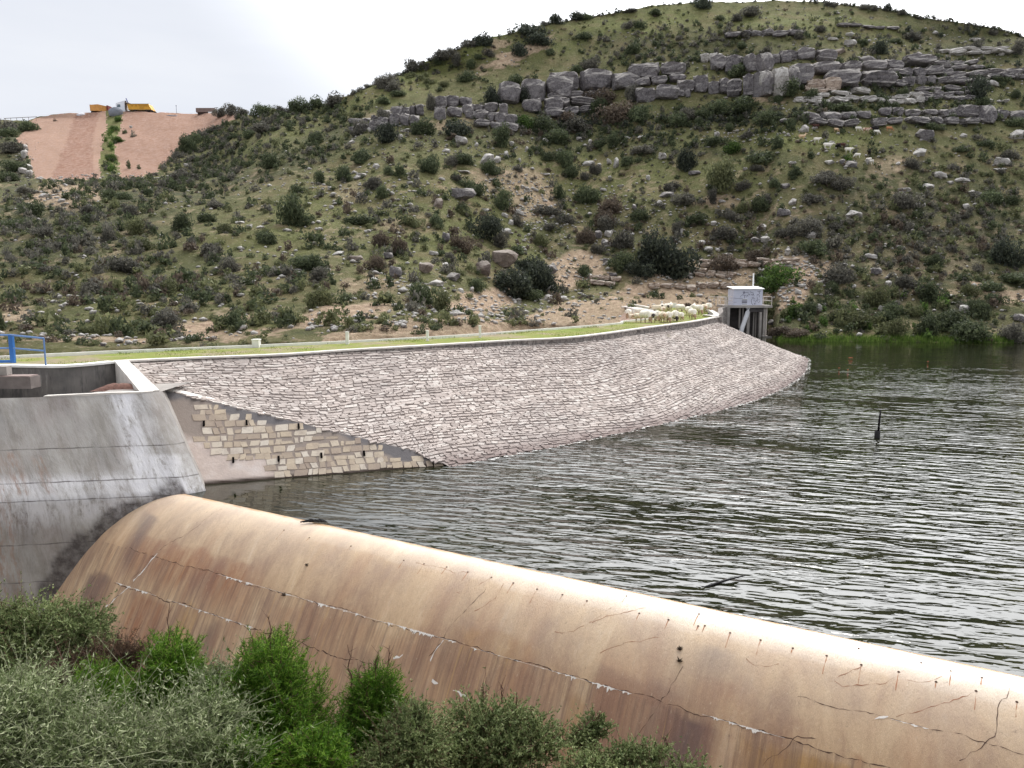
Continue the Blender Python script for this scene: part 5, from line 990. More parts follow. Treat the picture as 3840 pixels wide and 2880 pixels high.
ZN=[(620,560,60,60,120,'pgpp'),(800,520,120,50,240,'pgpg'),(1000,460,200,30,260,'pgpg'),(760,620,140,50,240,'pggp'),(560,690,300,30,200,'gpg'),(1250,430,120,40,140,'gog'),(200,900,300,120,120,'ppp'),(2250,470,300,50,260,'ggpd'),(2750,440,250,40,240,'ggpd'),(2500,240,300,60,160,'gpg'),(3400,330,300,60,160,'gpg'),(3450,900,420,200,700,'ppgob'),(3200,1180,480,80,240,'gogn'),(250,850,300,130,260,'pogg'),(600,720,350,70,200,'pgog'),(1100,560,300,70,260,'ggpo'),(2600,900,500,150,260,'ppgb'),(1700,900,500,250,260,'gpob'),(600,1100,500,130,240,'gopb'),(2300,550,600,60,260,'ggpg'),(2600,150,600,70,330,'ppgo'),(3500,220,350,120,300,'pgpd'),(3400,420,450,60,200,'ggp'),(60,560,60,120,70,'pg'),(420,570,16,100,50,'nng'),(1500,280,250,50,160,'pgo'),(2000,480,400,60,160,'gpb'),(1000,1230,700,18,110,'goo'),(2000,1080,180,50,60,'gop'),(3700,600,200,200,160,'pgo')]
for cx,cy,rx,ry,n,ks in ZN:
    for _ in range(n):
        px,py=cx+random.gauss(0,rx*.62),cy+random.gauss(0,ry*.62)
        if -350<px<4250 and pl(px,RIDGE)+2<py<pl(px,BASE)-6 and nodump(px,py):
            w=random.choice((.6,.9,1.2,1.5,2.0))*random.uniform(.8,1.2); addsmall(px,py,w,w*random.uniform(.45,.8),random.choice(ks))
for _ in range(7500):
    px=random.uniform(-350,4250); py=random.uniform(0,1300)
    if pl(px,RIDGE)+3<py<pl(px,BASE)-5 and nodump(px,py):
        w=random.choice((.3,.5,.7,.9,1.3))*random.uniform(.8,1.2); addsmall(px,py,w,w*.45,random.choice('goopbo'))
# ragged growth along the skyline
for x in np.arange(940,4200,7):
    if random.random()<(.8 if x>3100 or x<1700 else .35): 
        w=random.uniform(.6,1.8); addsmall(x+random.uniform(-5,5),pl(x,RIDGE)+random.uniform(1,6),w,w*.6,random.choice('ppgd'))
names={'g':'dark green low scrub covering the slopes between the shrubs','o':'olive low scrub covering the slopes between the shrubs','p':'greyish low scrub covering the slopes and the skyline','b':'brown low scrub between the shrubs','n':'fresh green growth in the gully and by the far bank','d':'blackish low scrub along the skyline'}
for k,L in mass.items():
    if L: merged('low_scrub',proto,L,KM[k][0],lab=names[k],cat='scrub')
# grass and reeds on the far bank
gm_=leafmat('bank reeds',srgb(66,90,36),srgb(90,114,48),srgb(122,138,74),.3)
V=[];n=0
for _ in range(9000):
    px=random.uniform(2880,4200); py=random.gauss(1277,7)+(5 if px<3000 else 0)
    if not(1225<py<1291) : continue
    c=surf(px,py); h=random.uniform(.15,.6); a_=random.uniform(0,6.28); w=.05; dx,dy=math.cos(a_)*w,math.sin(a_)*w
    V+=[(c[0]-dx,c[1]-dy,c[2]-.1),(c[0]+dx,c[1]+dy,c[2]-.1),(c[0]+random.uniform(-.2,.2),c[1]+random.uniform(-.2,.2),c[2]+h)]
V=np.array(V); o=mesh('bank_reeds',V,np.arange(len(V)).reshape(-1,3),gm_); tag(o,'bright green reeds and grass along the far bank of the lake','reeds',kind='stuff')
# grass blades on the crest road and tufts at the kerbs
gm2=leafmat('crest grass blades',srgb(96,116,40),srgb(128,142,62),srgb(160,156,90),.3)
V=[]
for _ in range(26000):
    i=random.randrange(0,118); t=random.random(); p=RI[i]*(1-t)+RO[i]*t; p2=RI[i+1]*(1-t)+RO[i+1]*t; q=p+(p2-p)*random.random()
    if fbm(q[0]*.45,q[1]*.45,3,2)<-.05+.1*random.random(): continue
    h=random.uniform(.03,.10); a_=random.uniform(0,6.28); w=.014; dx,dy=math.cos(a_)*w,math.sin(a_)*w
    V+=[(q[0]-dx,q[1]-dy,3.57),(q[0]+dx,q[1]+dy,3.57),(q[0]+random.uniform(-.05,.05),q[1]+random.uniform(-.05,.05),3.58+h)]
V=np.array(V); o=mesh('crest_grass',V,np.arange(len(V)).reshape(-1,3),gm2); tag(o,'short patchy grass growing on the dam crest road','grass',kind='stuff')
clump(1065,2233,.12,'dead_tuft','dark dead tuft stuck in the left middle of the weir',LB); clump(2549,2437,.09,'dead_tuft','upper of two dark tufts on the weir crack',LB); clump(2548,2482,.12,'dead_tuft','lower of two dark tufts on the weir crack',LB); clump(1150,2120,.08,'dead_tuft','small pale tuft on the weir below the driftwood',LB)
# ================================================================ ANIMALS
def bodymesh(name,parts,vox,mats,matf):
    """parts: capsules (p0,p1,r0,r1) merged into one continuous skin"""
    V=[];Fc=[]; v,f=icos(2)
    for p0,p1,r0,r1 in parts:
        p0=np.array(p0,float);p1=np.array(p1,float); n=max(2,int(np.linalg.norm(p1-p0)/(min(r0,r1)*.35))+1)
        for t in np.linspace(0,1,n): 
            b=len(V); r=r0+(r1-r0)*t; V+=(v*r+p0+(p1-p0)*t).tolist(); Fc+=(f+b).tolist()
    me=bpy.data.meshes.new(name); me.from_pydata(V,[],Fc); me.update(); o=bpy.data.objects.new(name,me); COL.objects.link(o)
    md=o.modifiers.new('r','REMESH'); md.mode='VOXEL'; md.voxel_size=vox; ms=o.modifiers.new('s','SMOOTH'); ms.iterations=3; ms.factor=.5
    dg=bpy.context.evaluated_depsgraph_get(); dg.update(); m2=bpy.data.meshes.new_from_object(o.evaluated_get(dg)); bpy.data.objects.remove(o)
    m2.materials.clear()
    for m in mats: m2.materials.append(m)
    for p in m2.polygons: p.use_smooth=True; p.material_index=matf(p.center)
    m2.name=name; return m2
def woolm(name,c):
    m=Mat(name,.95,.1); v=m.coord(); n=m.noise(v,9,5,.7); m.color(m.ramp(n,[(.3,tuple(x*.72 for x in c[:3])+(1,)),(.6,c)])).bump(n,.8,.03); return m.m
wool=woolm('cream fleece',srgb(246,238,222)); wool2=woolm('dirty fleece',srgb(234,220,196)); facep=plain('pale sheep face',srgb(168,140,114),.9); faced=plain('dark sheep face',srgb(58,50,48),.9); legt=plain('tan sheep leg',srgb(140,112,92),.9)
def sheep_mesh(pose,mats):
    # x forward, stands on z=0, shoulder height .72
    P=[((-.34,0,.50),(.30,0,.52),.215,.205),((-.30,.05,.50),(.25,.05,.50),.19,.19),((-.30,-.05,.50),(.25,-.05,.50),.19,.19),((-.42,0,.52),(-.48,0,.36),.06,.035)]
    hx={'graze':((.42,0,.50),(.62,0,.22),(.74,0,.10)),'up':((.36,0,.60),(.50,0,.76),(.68,0,.70)),'low':((.40,0,.55),(.58,0,.50),(.76,0,.40))}[pose]
    P+=[(hx[0],hx[1],.12,.09),(hx[1],hx[2],.085,.05)]
    ex=np.array(hx[1]); P+=[(ex+(0,.07,.03),ex+(-.03,.15,.0),.03,.018),(ex+(0,-.07,.03),ex+(-.03,-.15,.0),.03,.018)]
    for x,y,b in ((.24,.1,.02),(.22,-.1,-.05),(-.28,.1,.05),(-.34,-.1,-.02)):
        P+=[((x,y,.42),(x+b,y,.24),.065,.045),((x+b,y,.24),(x+b*.6,y,.03),.036,.028)]
    hc=np.array(hx[1])
    def mf(c):
        if np.linalg.norm(np.array(c)-hc)<.16 and c[0]>hc[0]-.06 or c[0]>hc[0]: return 1
        return 2 if c[2]<.27 and not(c[0]>.45) else 0
    return bodymesh('sheep',P,.03,mats,mf)
def sheep_lying(mats):
    P=[((-.30,0,.22),(.28,0,.24),.21,.2),((.30,0,.32),(.46,0,.44),.11,.09),((.46,0,.44),(.62,0,.38),.08,.05),((.2,.14,.05),(.42,.14,.05),.05,.035),((-.2,-.16,.06),(-.4,-.18,.05),.06,.04)]
    return bodymesh('sheep',P,.03,mats,lambda c:1 if c[0]>.47 else 0)
SM={'g':sheep_mesh('graze',[wool,facep,legt]),'u':sheep_mesh('up',[wool,facep,legt]),'l':sheep_mesh('low',[wool2,facep,legt]),'d':sheep_mesh('graze',[wool,faced,faced]),'D':sheep_mesh('low',[wool,faced,legt]),'y':sheep_lying([wool2,facep,legt])}
# facing: degrees, 0 = to the right of the photo, -90 = towards the camera, 180 = left, 90 = away
SL=[(2355,1196,'g',-104,1.0,'lone white sheep grazing at the left end of the flock'),(2371,1197,'y',200,.9,'sheep lying down beside the leftmost one'),(2397,1192,'g',190,1.0,'sheep behind the big left one, turned to the left'),(2393,1208,'l',200,.85,'sheep with its head down to the left at the kerb, in front'),(2420,1211,'g',-72,1.15,'largest white sheep in the left front of the flock'),(2449,1211,'D',-100,1.05,'white sheep with dark face patches facing the camera'),(2466,1204,'g',-88,1.0,'tan-faced sheep squeezed between two front sheep'),(2485,1211,'l',-90,1.05,'cream dirty sheep facing the camera in the middle front'),(2508,1210,'g',-98,1.02,'white sheep grazing just right of the cream one'),(2532,1206,'d',-90,1.05,'white sheep with black face and black legs'),(2553,1201,'g',-90,.78,'smallest sheep, right of the black-faced one'),(2596,1197,'g',-84,1.05,'round sheep grazing alone nearest the parapet'),(2582,1183,'D',100,1.0,'sheep with a dark leg behind the round grazing one'),(2600,1172,'u',60,1.0,'sheep at the back between the dark-legged one and the parapet group'),(2621,1180,'g',-84,1.12,'broad sheep, leftmost of the three at the parapet'),(2640,1176,'l',-88,1.1,'cream sheep, middle of the three at the parapet'),(2657,1168,'g',-80,1.05,'rightmost sheep of the flock beside the parapet end'),(2550,1173,'g',20,1.0,'sheep grazing alone behind, facing right'),(2500,1171,'D',-95,1.05,'dark-faced sheep in the back row, right of two'),(2512,1164,'u',60,.95,'sheep peeping out behind the dark-faced back one'),(2482,1167,'D',-104,.95,'dark-faced sheep in the back row, left of two'),(2461,1173,'l',170,.95,'cream sheep in front of the pale channel, back left'),(2487,1177,'l',-90,.85,'small cream sheep in the very middle of the flock')]
for px,py,k,deg,s,lab in SL:
    p=onz(px,py,3.58); o=bpy.data.objects.new('sheep',SM[k]); COL.objects.link(o); o.location=(p[0],p[1],3.57); o.scale=(s*.98,s*1.15,s*1.14); o.rotation_euler=(0,0,R(deg)+random.uniform(-.15,.15)); tag(o,lab,'sheep','sheep grazing on the dam crest')
def coat(name,c,c2=None): 
    m=Mat(name,.9,.2); m.color(m.ramp(m.noise(m.coord(),3,3),[(.42,c),(.58,c2 or c)])); return m.m
gw=coat('white goat coat',srgb(238,232,222)); gt=coat('tan goat coat',srgb(206,168,132),srgb(222,196,164)); gb=coat('black goat coat',srgb(34,30,32)); gbr=coat('brown goat coat',srgb(92,64,56),srgb(60,44,42)); go=coat('ginger goat coat',srgb(190,132,94)); gs=coat('spotted goat coat',srgb(226,206,186),srgb(150,104,84)); ghorn=plain('goat horn',srgb(90,80,70),.7)
def goat_mesh(pose,mat):
    P=[((-.36,0,.62),(.32,0,.64),.165,.16),((-.30,0,.58),(.22,0,.56),.16,.165),((-.48,0,.70),(-.56,0,.76),.035,.02)]
    hx={'up':((.34,0,.68),(.52,0,.96),(.72,0,.90)),'graze':((.36,0,.60),(.62,0,.34),(.74,0,.12)),'level':((.36,0,.66),(.60,0,.74),(.80,0,.66))}[pose]
    P+=[(hx[0],hx[1],.11,.07),(hx[1],hx[2],.07,.04)]; ex=np.array(hx[1]); P+=[(ex+(0,.04,.04),ex+(-.14,.07,.2),.022,.012),(ex+(0,-.04,.04),ex+(-.14,-.07,.2),.022,.012),(ex+(0,.06,.0),ex+(-.04,.15,-.06),.028,.018),(ex+(0,-.06,.0),ex+(-.04,-.15,-.06),.028,.018)]
    for x,y,b in ((.26,.09,.04),(.24,-.09,-.05),(-.30,.09,.06),(-.36,-.09,-.02)): P+=[((x,y,.55),(x+b,y,.30),.07,.036),((x+b,y,.30),(x+b*.5,y,.03),.032,.026)]
    return bodymesh('goat',P,.028,[mat,ghorn],lambda c:0)
GMs={}
def goat(zx,zy,pose,mat,deg,s,lab):
    px,py=2960+zx/5.027,440+zy/5.027; k=(pose,mat.name)
    if k not in GMs: GMs[k]=goat_mesh(pose,mat)
    c=surf(px,py); o=bpy.data.objects.new('goat',GMs[k]); COL.objects.link(o); o.location=(c[0],c[1],c[2]-.02); o.scale=(s,s*1.1,s); o.rotation_euler=(0,0,R(deg)); tag(o,lab,'goat','goats grazing below the cliff')
goat(240,415,'up',gt,5,1.15,'tan goat standing at the left of the herd facing right')
goat(520,455,'level',gw,5,1.1,'cream goat facing right, second from the left')
goat(725,602,'level',gw,0,1.45,'biggest white goat in the middle of the herd')
goat(915,602,'graze',gb,-80,1.2,'black goat with a white face right of the biggest white one')
goat(985,580,'level',gbr,170,1.15,'dark brown goat in the centre group')
goat(1110,672,'level',gw,10,1.25,'white goat facing right below the brown one')
goat(1285,738,'graze',gw,185,1.0,'lowest small white goat standing side on')
goat(1510,692,'up',gb,60,1.2,'black goat climbing alone on the right')
goat(1490,855,'graze',gw,120,1.0,'white goat with dark head, upper of the two lowest right')
goat(1540,915,'graze',gw,100,1.0,'white goat seen from behind, lowest of the herd')
goat(885,250,'graze',gt,20,.9,'small tan goat alone in the upper row')
goat(1300,245,'graze',gw,0,1.0,'white goat in the upper row left of the spotted one')
goat(1450,272,'level',gs,5,1.25,'spotted tan and white goat in the upper row')
goat(1615,265,'level',gb,180,1.25,'black goat at the foot of the grey block, upper row')
goat(1640,308,'graze',gw,0,1.05,'white goat lying in front of the black one, upper row')
goat(1880,270,'graze',go,0,1.0,'ginger goat at the far right of the herd')
goat(500,212,'level',gbr,180,1.1,'brown goat under the cliff slab, upper left')
# ================================================================ VEHICLES ON THE RIDGE
def base(px,py,d): return atd(px,py,d)
def vehicle(name,lab,cat,loc,rz): e=empty(name,(0,0,0)); tag(e,lab,cat); e['_l']=1; return e,loc,rz
yel=plain('yellow truck paint',srgb(214,160,58),.6,.12,1.2); oran=plain('rusty orange paint',srgb(206,150,84),.7,.2,1.2); wht=plain('white cab paint',srgb(232,234,240),.5,.05,1); tyre=plain('black rubber',srgb(30,28,28),.9,.1,2); chs=plain('dark chassis',srgb(64,50,46),.8,.2,2); glass=Mat('cab glass',.15,.5).color(srgb(96,110,118)).m; brn=plain('brown container',srgb(128,112,106),.9,.15,1)
def place(e,loc,rz): 
    for ch in e.children: ch.matrix_parent_inverse=Matrix()
    e.location=[float(c) for c in loc]; e.rotation_euler=(0,0,R(rz)); del e['_l']
DR=201.
s_=DR/F
tipx=onz(0,0,1)
e,_,_=vehicle('tipper_truck','yellow tipper truck with a white cab parked on top of the earth bank','truck',0,0)
# local metres, x to the right in the photo
L_=84*s_; 
mb=MB(); mb.add([(x,y,z) for y in (-1.2,1.2) for x,z in ((-L_*.5,2.35),(L_*.42,2.35),(L_*.56,.95),(-L_*.44,.85))],[(0,1,2,3),(4,7,6,5),(0,4,5,1),(1,5,6,2),(2,6,7,3),(3,7,4,0)]); body=mb.obj('tipper_body',yel,e)
mb=MB(); mb.box((L_*-.02,-1.22,2.35),(L_*.96,.1,.12)); mb.box((L_*.06,-1.22,.92),(L_*.98,.08,.12)); mb.box((-L_*.52,0,2.65),(.9,2.2,.18)); mb.obj('body_rim',plain('grey rim',srgb(120,104,84),.7,.1,2),e)
mb=MB(); tx=plain('brown lettering',srgb(138,92,40),.8,.1,2)
try:
    for txt,x,z,sz in (('HP   MS  TRANSPORT',-1.9,1.72,.48),('SERVICE',.15,1.22,.36)):
        cu_=bpy.data.curves.new('t','FONT'); cu_.body=txt; cu_.size=sz; cu_.extrude=.004; to=bpy.data.objects.new('t',cu_); COL.objects.link(to); dg=bpy.context.evaluated_depsgraph_get(); dg.update(); tm=bpy.data.meshes.new_from_object(to.evaluated_get(dg)); bpy.data.objects.remove(to)
        q=[Matrix.Translation((x,-1.215,z))@Matrix.Rotation(R(90),4,'X')@v_.co for v_ in tm.vertices]; mb.add(q,[tuple(p.vertices) for p in tm.polygons])
    mb.obj('lettering',tx,e)
except Exception as ex: print('text',ex)
MB().box((-.4,0,.62),(L_*1.1,1.6,.28)).obj('chassis',chs,e)
cx0=-L_*.5-1.6
mb=MB(); mb.prism([(cx0-1.25,-1.15),(cx0+.95,-1.15),(cx0+.95,1.15),(cx0-1.25,1.15)],[.45]*4,[2.55,3.2,3.2,2.55]); cabo=mb.obj('cab',wht,e)
MB().add([(cx0-1.0,-1.165,1.55),(cx0-.1,-1.165,1.55),(cx0-.1,-1.165,2.25),(cx0-.85,-1.165,2.25)],[(0,1,2,3)]).obj('cab_window',glass,e)
mb=MB(); mb.box((cx0+1.15,-.8,2.0),(.22,.3,2.4)); mb.obj('exhaust_stack',chs,e); MB().tube([(cx0+1.4,0,2.6),(cx0+1.0,-.2,3.95)],.14,6).obj('loader_arm',plain('blue grey steel',srgb(120,124,170),.6),e)
def wheel(e,x,y,r): mb=MB(); mb.tube([(x,y-.2,r),(x,y+.2,r)],r,14); w=mb.obj('wheel',tyre,e); MB().tube([(x,y-.23,r),(x,y-.19,r)],r*.5,10).obj('rim',chs,w)
for x in (cx0-.2,-1.0,1.9,3.0): 
    for y in (-1.0,1.0): wheel(e,x,y,.52)
pt=surf(514,float(pl(514,RIDGE))+3.0); place(e,(pt[0],pt[1]+2.2,pt[2]-.15),0)
for ch in e.children_recursive: pass
e,_,_=vehicle('articulated_dumper','rusty orange dumper body standing on the left earth bank','dumper',0,0)
mb=MB(); mb.add([(-2.1,-1.1,2.35),(.1,-1.35,2.45),(2.1,-.6,2.1),(2.1,1.2,2.1),(-2.1,1.2,2.35),(-2.0,-1.1,.9),(.1,-1.35,.85),(1.75,-.6,.55),(1.75,1.2,.55),(-2.0,1.2,.9)],[(0,1,6,5),(1,2,7,6),(2,3,8,7),(3,4,9,8),(4,0,5,9),(5,6,7,8,9),(0,4,3,2,1)]); mb.obj('dump_body',oran,e)
MB().box((2.3,0,1.3),(.35,2,1.9)).obj('tailgate',plain('dark red steel',srgb(112,52,48),.8,.2,2),e); MB().box((0,.1,.55),(4.2,1.3,.35)).obj('chassis',chs,e); MB().box((-2.0,-1.0,1.7),(.12,.12,1.5)).obj('corner_post',chs,e)
for x in (-1.4,.6): 
    for y in (-.9,.9): wheel(e,x,y,.48)
pt=surf(363,float(pl(363,RIDGE))+3); place(e,(pt[0],pt[1]+1.8,pt[2]-.1),0)
for nm,px,w,h,mt,lab in (('debris_heap',305,44,9,plain('white debris',srgb(214,214,218),.95,.2,2,bump=.6),'low white heap of debris left of the orange dumper'),('gravel_heap',440,52,20,plain('grey gravel',srgb(128,132,140),.95,.2,5,bump=.6),'grey gravel heap in front of the white truck cab'),('gravel_heap',640,60,5,plain('grey gravel',srgb(128,132,140),.95,.2,5,bump=.6),'long low grey heap right of the yellow truck')):
    v,f=icos(3); pt=surf(px,float(pl(px,RIDGE))+(4 if nm!='gravel_heap' else 10)); q=v*np.array([w/2*s_,1.2,h*s_])*(1+.12*nz3(v,2.,px)[:,None]); o=mesh(nm,q+pt+np.array([0,.6 if w!=52 else -.8,-.1]),f,mt,smooth=True); tag(o,lab,'heap')
e=empty('container',(0,0,0)); e['_l']=1; tag(e,'brown box container on the skyline right of the trucks','container'); MB().box((0,0,1.0),(4.6,1.8,1.0)).obj('box_body',brn,e); MB().box((0,0,.3),(4.0,1.2,.5)).obj('support',chs,e); MB().box((1.4,-1.0,.25),(1.1,.5,.5)).obj('pale_block',whr,e)
pt=surf(768,float(pl(768,RIDGE))+3); place(e,(pt[0],pt[1]+1.2,pt[2]),0)
def pole(px,h,r,name,lab,cross=0):
    pt=surf(px,float(pl(px,RIDGE))+2); mb=MB(); mb.tube([pt-(0,0,.3),pt+np.array([0,0,h])],r,5)
    if cross: mb.box(pt+np.array([0,0,h*.92]),(cross,.06,.12))
    o=mb.obj(name,plain('thin pole',srgb(132,132,138),.8),None); tag(o,lab,'pole')
pole(662,2.2,.05,'thin_pole','thin pole with a small arm standing right of the yellow truck',.3)
pole(812,1.2,.05,'thin_pole','short pole with a cross bar between the container and skyline bush',.9)
e=empty('pipe_rack',(0,0,0)); e['_l']=1; tag(e,'low thin metal rack on the skyline at the far left','rack'); mb=MB(); mb.tube([(-4.2,0,.75),(0,0,.95),(4.2,0,1.15)],.07,5); mb.obj('top_bar',brn,e)
for x in (-4,-2.5,-1,.5,2,3.9): MB().tube([(x,0,0),(x,0,.9+.05*x)],.05,5).obj('leg',brn,e)
pt=surf(78,float(pl(78,RIDGE))+2); place(e,(pt[0],pt[1],pt[2]),0)
# thin stakes and sign on the high skyline
for i,(px,h,lab) in enumerate([(2195,1.5,'small sign post on the skyline right of the twin skyline bushes'),(2216,1.1,'thin stake right of the skyline sign post'),(2252,1.3,'leftmost of three close skyline stakes'),(2262,1.7,'middle one of three close skyline stakes'),(2270,1.5,'rightmost of three close skyline stakes'),(2290,1.4,'thin stake left of the skyline rocks'),(2358,1.5,'thin stake above the skyline rocks'),(2415,2.4,'tall left stake at the skyline wall corner'),(2430,2.9,'tallest skyline stake at the wall corner'),(2488,1.6,'lone stake on the wall top'),(2545,1.6,'stake left of the dark skyline tree'),(2757,1.2,'stake right of the dark skyline tree'),(3012,1.3,'left stake near the summit'),(3100,1.3,'right stake near the summit')]):
    pole(px,h,.045,'skyline_stake',lab,0.8 if i==0 else 0)
# ================================================================ NEAR BANK AND FOREGROUND BUSHES
gx,gy=np.meshgrid(np.linspace(-16,14,70),np.linspace(-14,16,60),indexing='ij')
gz=5.1-.80*np.maximum(gy,0)-.08*np.maximum(gx-0,0)*np.maximum(gy,0)/3+fbm(gx*.5,gy*.5,3)*.25+.0*gx
gz=np.maximum(gz,-6); ii=np.arange(gx.size).reshape(gx.shape)
nb=mesh('near_bank',np.stack([gx,gy,gz],-1).reshape(-1,3),np.stack([ii[:-1,:-1],ii[1:,:-1],ii[1:,1:],ii[:-1,1:]],-1).reshape(-1,4),plain('near bank soil',srgb(92,80,62),.95,.35,2,bump=.8),smooth=True); nb['kind']='structure'
def bankz(x,y): return max(5.1-.80*max(y,0)-.08*max(x,0)*max(y,0)/3,-6)
vf=MB(); vf.add([(-60,-20,-6.02),(60,-20,-6.02),(60,30,-6.02),(-60,60,-6.02)],[(0,1,2,3)]); vo_=vf.obj('valley_floor',plain('valley soil',srgb(104,94,70),.95,.3,.5)); vo_['kind']='structure'
def plumes(C,n_br,n_leaf,r_,lean,leaf_l,leaf_w,up=.6,stem=True,curl=0.):
    """C: list of (centre, radii) ellipsoids; branchlets carry many tiny leaf blades. returns leaf verts, stem MB"""
    LV=[]; mb=MB()
    per=[c[1][0]*c[1][1]*c[1][2] for c in C]; pr_=np.array(per)**.75; pr_/=pr_.sum()
    for _ in range(n_br):
        c,r=C[r_.choice(len(C),p=pr_)]; c=np.array(c);r=np.array(r)
        d=r_.normal(size=3); d/=np.linalg.norm(d); q=c+d*r*(r_.uniform(.2,1.0)**.5)*(1+.55*mnoise.noise(Vector(d*2.2+c*3)))
        out_=d*np.array([1,1,.6])+np.array([lean[0],lean[1],up]); out_/=np.linalg.norm(out_); out_=out_+r_.normal(size=3)*.28; out_/=np.linalg.norm(out_)
        L=r_.uniform(.14,.34)*(r.max()/.5)**.5; p0=q-out_*L*.5; bend=r_.normal(size=3)*curl
        t=np.sort(r_.uniform(0,1,n_leaf))[:,None]; base_=p0+out_*L*t+bend*t*t*L
        ld=out_[None]*r_.uniform(.3,1,(n_leaf,1))+r_.normal(size=(n_leaf,3))*.62; ld/=np.linalg.norm(ld,axis=1,keepdims=True)
        s=leaf_l*r_.uniform(.5,1.2,(n_leaf,1))*(1.15-t*.5); sd=np.cross(ld,r_.normal(size=(n_leaf,3))); sd/=np.linalg.norm(sd,axis=1,keepdims=True)
        LV.append(np.stack([base_-sd*leaf_w,base_+sd*leaf_w,base_+ld*s],1).reshape(-1,3))
        if stem and r_.random()<.5: mb.tube([p0-out_*L*.2,p0+out_*L*.6+bend*.3*L,p0+out_*L+bend*L],[.004,.003,.0015],3,False)
    return np.concatenate(LV),mb
def ball(px,py,d,rx,rz,ry=None):
    """a clump of crown: centre on the sight line at distance d (m), half-sizes in photo px"""
    s=d/F; return (atd(px,py,d),(rx*s,(ry or min(rx,rz)*1.1)*s,rz*s))
def bush(name,lab,C,mats,seed,n_br,n_leaf,leaf_l,leaf_w,up=.6,group=None,curl=.0,stalks=(),stemc=None):
    r_=np.random.default_rng(seed); c0=np.mean([c[0] for c in C],0); bz=bankz(c0[0],c0[1]); b=np.array([c0[0],c0[1],bz])
    e=empty(name,(b[0],b[1],b[2])); tag(e,lab,'bush' if 'bush' in name else 'shrub',group)
    LV,mb=plumes(C,n_br,n_leaf,r_,(0,0),leaf_l,leaf_w,up,True,curl)
    mesh('foliage',LV,np.arange(len(LV)).reshape(-1,3),mats,e)
    for c,r in C:     # limbs from the ground to each clump
        for k in range(3):
            tgt=np.array(c)+r_.normal(size=3)*np.array(r)*.35; m1=b+(tgt-b)*.5+r_.normal(size=3)*.12; mb.tube([b+r_.normal(size=3)*np.array([.08,.08,0])-(0,0,.1),m1,tgt],[.035,.020,.005],5,False)
    for (px0,py0,px1,py1,d) in stalks:
        p0,p1=atd(px0,py0,d),atd(px1,py1,d); n=9; prev=None; L_=[p0+(p1-p0)*t+r_.normal(size=3)*.008 for t in np.linspace(0,1,n)]
        mb.tube(L_,list(np.linspace(.009,.0025,n)),4,False)
        for q in L_[2:-1]:
            for _ in range(2): dd=r_.normal(size=3)*.045+np.array([0,0,.05]); mb.tube([q,q+dd],[.003,.001],3,False)
    mb.obj('stem',stemc or twig,e); return e
twig=plain('brown twig',srgb(92,66,56),.9,.3,20); twig2=plain('grey green twig',srgb(128,130,104),.9,.25,20)
FG=leafmat('feathery green',srgb(52,86,20),srgb(92,134,34),srgb(150,180,78),.15)
FD=leafmat('saltbush leaf',srgb(78,92,54),srgb(124,138,88),srgb(178,186,134),.15)
FT=leafmat('thorny grey green twig leaf',srgb(74,88,50),srgb(124,138,92),srgb(206,212,172),.15)
FB=leafmat('dry brown twig',srgb(60,46,38),srgb(84,66,54),srgb(116,100,76),.2)
GF='feathery bright green bushes in front of the weir'; GT='grey green thorny bushes in front of the weir'
K=1.0
bush('feathery_bush','tallest bright green feathery bush, wide cone in the lower middle',[ball(1010,2512,7.2,134,143),ball(1020,2652,7.1,231,165),ball(1040,2792,7.0,305,187),ball(1100,2942,6.9,341,209),ball(930,2782,6.9,183,154)],FG,1,int(4600*K),26,.075,.0042,.9,GF,stalks=[(1015,2440,1008,2310,7.2),(948,2480,950,2380,7.2)])
bush('feathery_bush','yellow-green feathery bush with a tall bare stalk, left of the tallest one',[ball(640,2492,7.8,109,121),ball(640,2602,7.7,158,143),ball(660,2732,7.6,170,143),ball(560,2632,7.6,85,99)],FG,2,int(2300*K),24,.08,.0042,.9,GF,stalks=[(632,2560,633,2258,7.8),(556,2620,556,2400,7.8)])
bush('feathery_bush','leftmost and smallest bright green feathery bush',[ball(370,2592,8.0,97,121),ball(370,2692,7.9,134,99),ball(440,2612,7.9,73,88)],FG,3,int(1100*K),24,.075,.0042,.9,GF,stalks=[(373,2560,373,2450,8.0)])
bush('feathery_bush','rightmost bright green feathery bush with two thin red stalks',[ball(1400,2612,7.4,97,121),ball(1400,2712,7.3,146,132),ball(1420,2832,7.2,158,143)],FG,4,int(2000*K),24,.075,.0042,.9,GF,stalks=[(1455,2560,1460,2420,7.4),(1405,2560,1415,2440,7.4),(1318,2600,1306,2420,7.4),(1345,2560,1350,2490,7.4)])
bush('feathery_bush','low yellow-green clump at the bottom edge under the tallest bush',[ball(880,2862,6.2,146,99),ball(1180,2842,6.2,134,99)],FG,5,int(900*K),24,.07,.0055,.8,GF)
bush('saltbush','dense green bush in the upper left corner of the foreground',[ball(120,2340,9.2,190,90),ball(300,2360,9.1,110,100),ball(60,2440,9.0,170,110),ball(-80,2380,9.1,170,130),ball(210,2480,8.9,150,90),ball(350,2420,8.9,70,80)],FD,6,int(3000*K),20,.06,.010,.6,GT,.3,stalks=[(60,2330,70,2240,9.2),(330,2330,345,2240,9.2),(20,2330,0,2250,9.2)])
bush('dry_bush','dry brown twiggy bush between the green ones on the left',[ball(430,2470,8.6,120,70),ball(250,2570,8.4,150,100),ball(330,2660,8.3,150,90),ball(480,2450,8.6,80,50)],FB,7,int(1500*K),18,.06,.004,.5,None,.5)
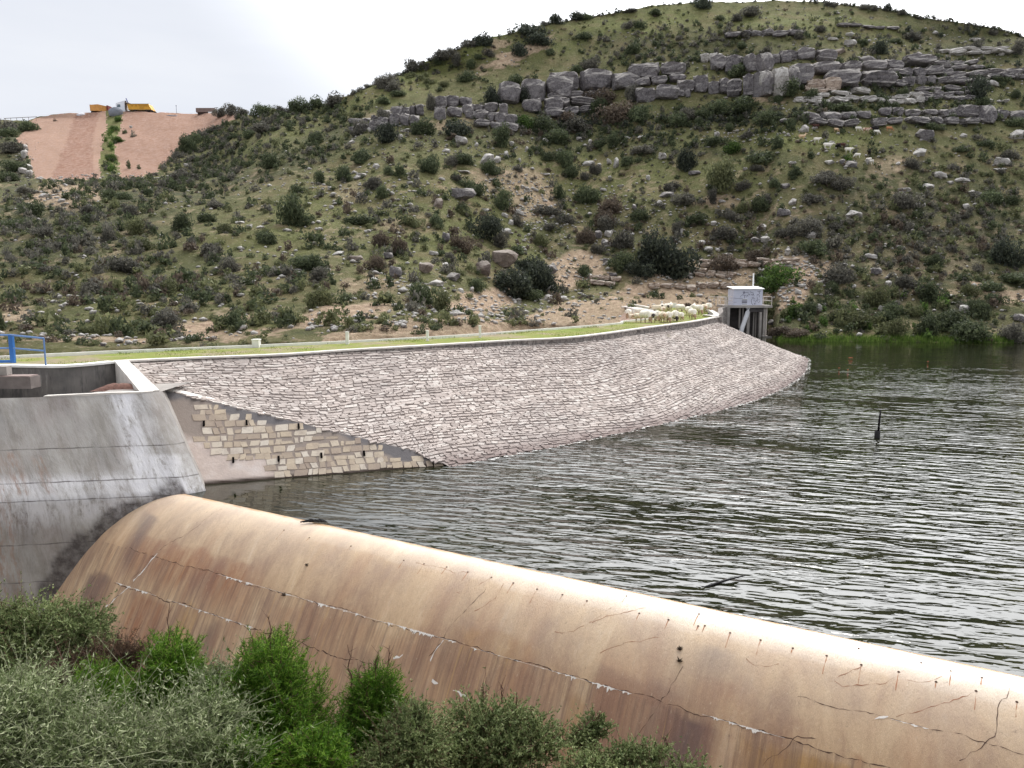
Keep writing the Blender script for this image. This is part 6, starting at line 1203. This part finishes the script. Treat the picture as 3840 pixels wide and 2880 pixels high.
bush('thorny_bush','pale thorny bush filling the bottom left corner',[ball(100,2700,6.2,220,130),ball(320,2790,6.0,240,120),ball(-60,2820,6.0,220,170),ball(200,2900,5.8,300,130),ball(60,2600,6.4,120,80)],FT,8,int(2640*K),20,.075,.0065,.3,GT,.9,stemc=twig2)
bush('thorny_bush','pale thorny bush in the bottom middle left of the tallest bush',[ball(600,2790,6.3,220,90),ball(750,2850,6.1,200,110),ball(520,2880,6.0,220,110),ball(800,2690,6.5,110,70)],FT,9,int(2080*K),20,.075,.0065,.3,GT,.9,stemc=twig2)
bush('thorny_bush','pale thorny tuft right of the yellow-green stalked bush',[ball(840,2600,7.4,90,70),ball(800,2540,7.4,60,40),ball(860,2540,7.5,50,40)],FT,10,int(520*K),16,.07,.006,.3,GT,.9,stemc=twig2)
bush('saltbush','grey-green bush with open twigs in the bottom centre right',[ball(1880,2680,7.6,130,70),ball(1780,2720,7.5,150,90),ball(1960,2740,7.5,150,80),ball(1850,2820,7.3,230,100),ball(1700,2820,7.3,120,90),ball(2020,2800,7.3,120,70),ball(1820,2920,7.2,290,90)],FD,11,int(1250*K),20,.055,.0095,.6,GT,.3,stalks=[(1815,2640,1808,2565,7.6),(1880,2640,1885,2560,7.6),(2230,2700,2250,2690,7.6),(2150,2760,2250,2680,7.5)])
bush('saltbush','low grey-green bush at the bottom right end of the foreground',[ball(2330,2840,7.2,110,50),ball(2430,2830,7.2,90,50),ball(2330,2920,7.0,200,70),ball(2560,2900,7.0,150,40),ball(2200,2890,7.0,120,60)],FD,12,int(850*K),20,.05,.009,.6,GT,.3,stalks=[(2500,2800,2490,2760,7.2)])
bush('saltbush','small sparse grey-green sprig rising from the lower right bush',[ball(2230,2720,7.6,60,50),ball(2190,2770,7.5,70,50)],FD,13,int(240*K),16,.05,.009,.6,GT,.3)
bush('thorny_bush','grey-green thorny bush in the shade below the rightmost feathery bush',[ball(1540,2800,6.9,130,130),ball(1450,2900,6.7,170,100),ball(1560,2700,7.1,60,60)],FD,14,int(1500*K),20,.055,.008,.4,GT,.5)
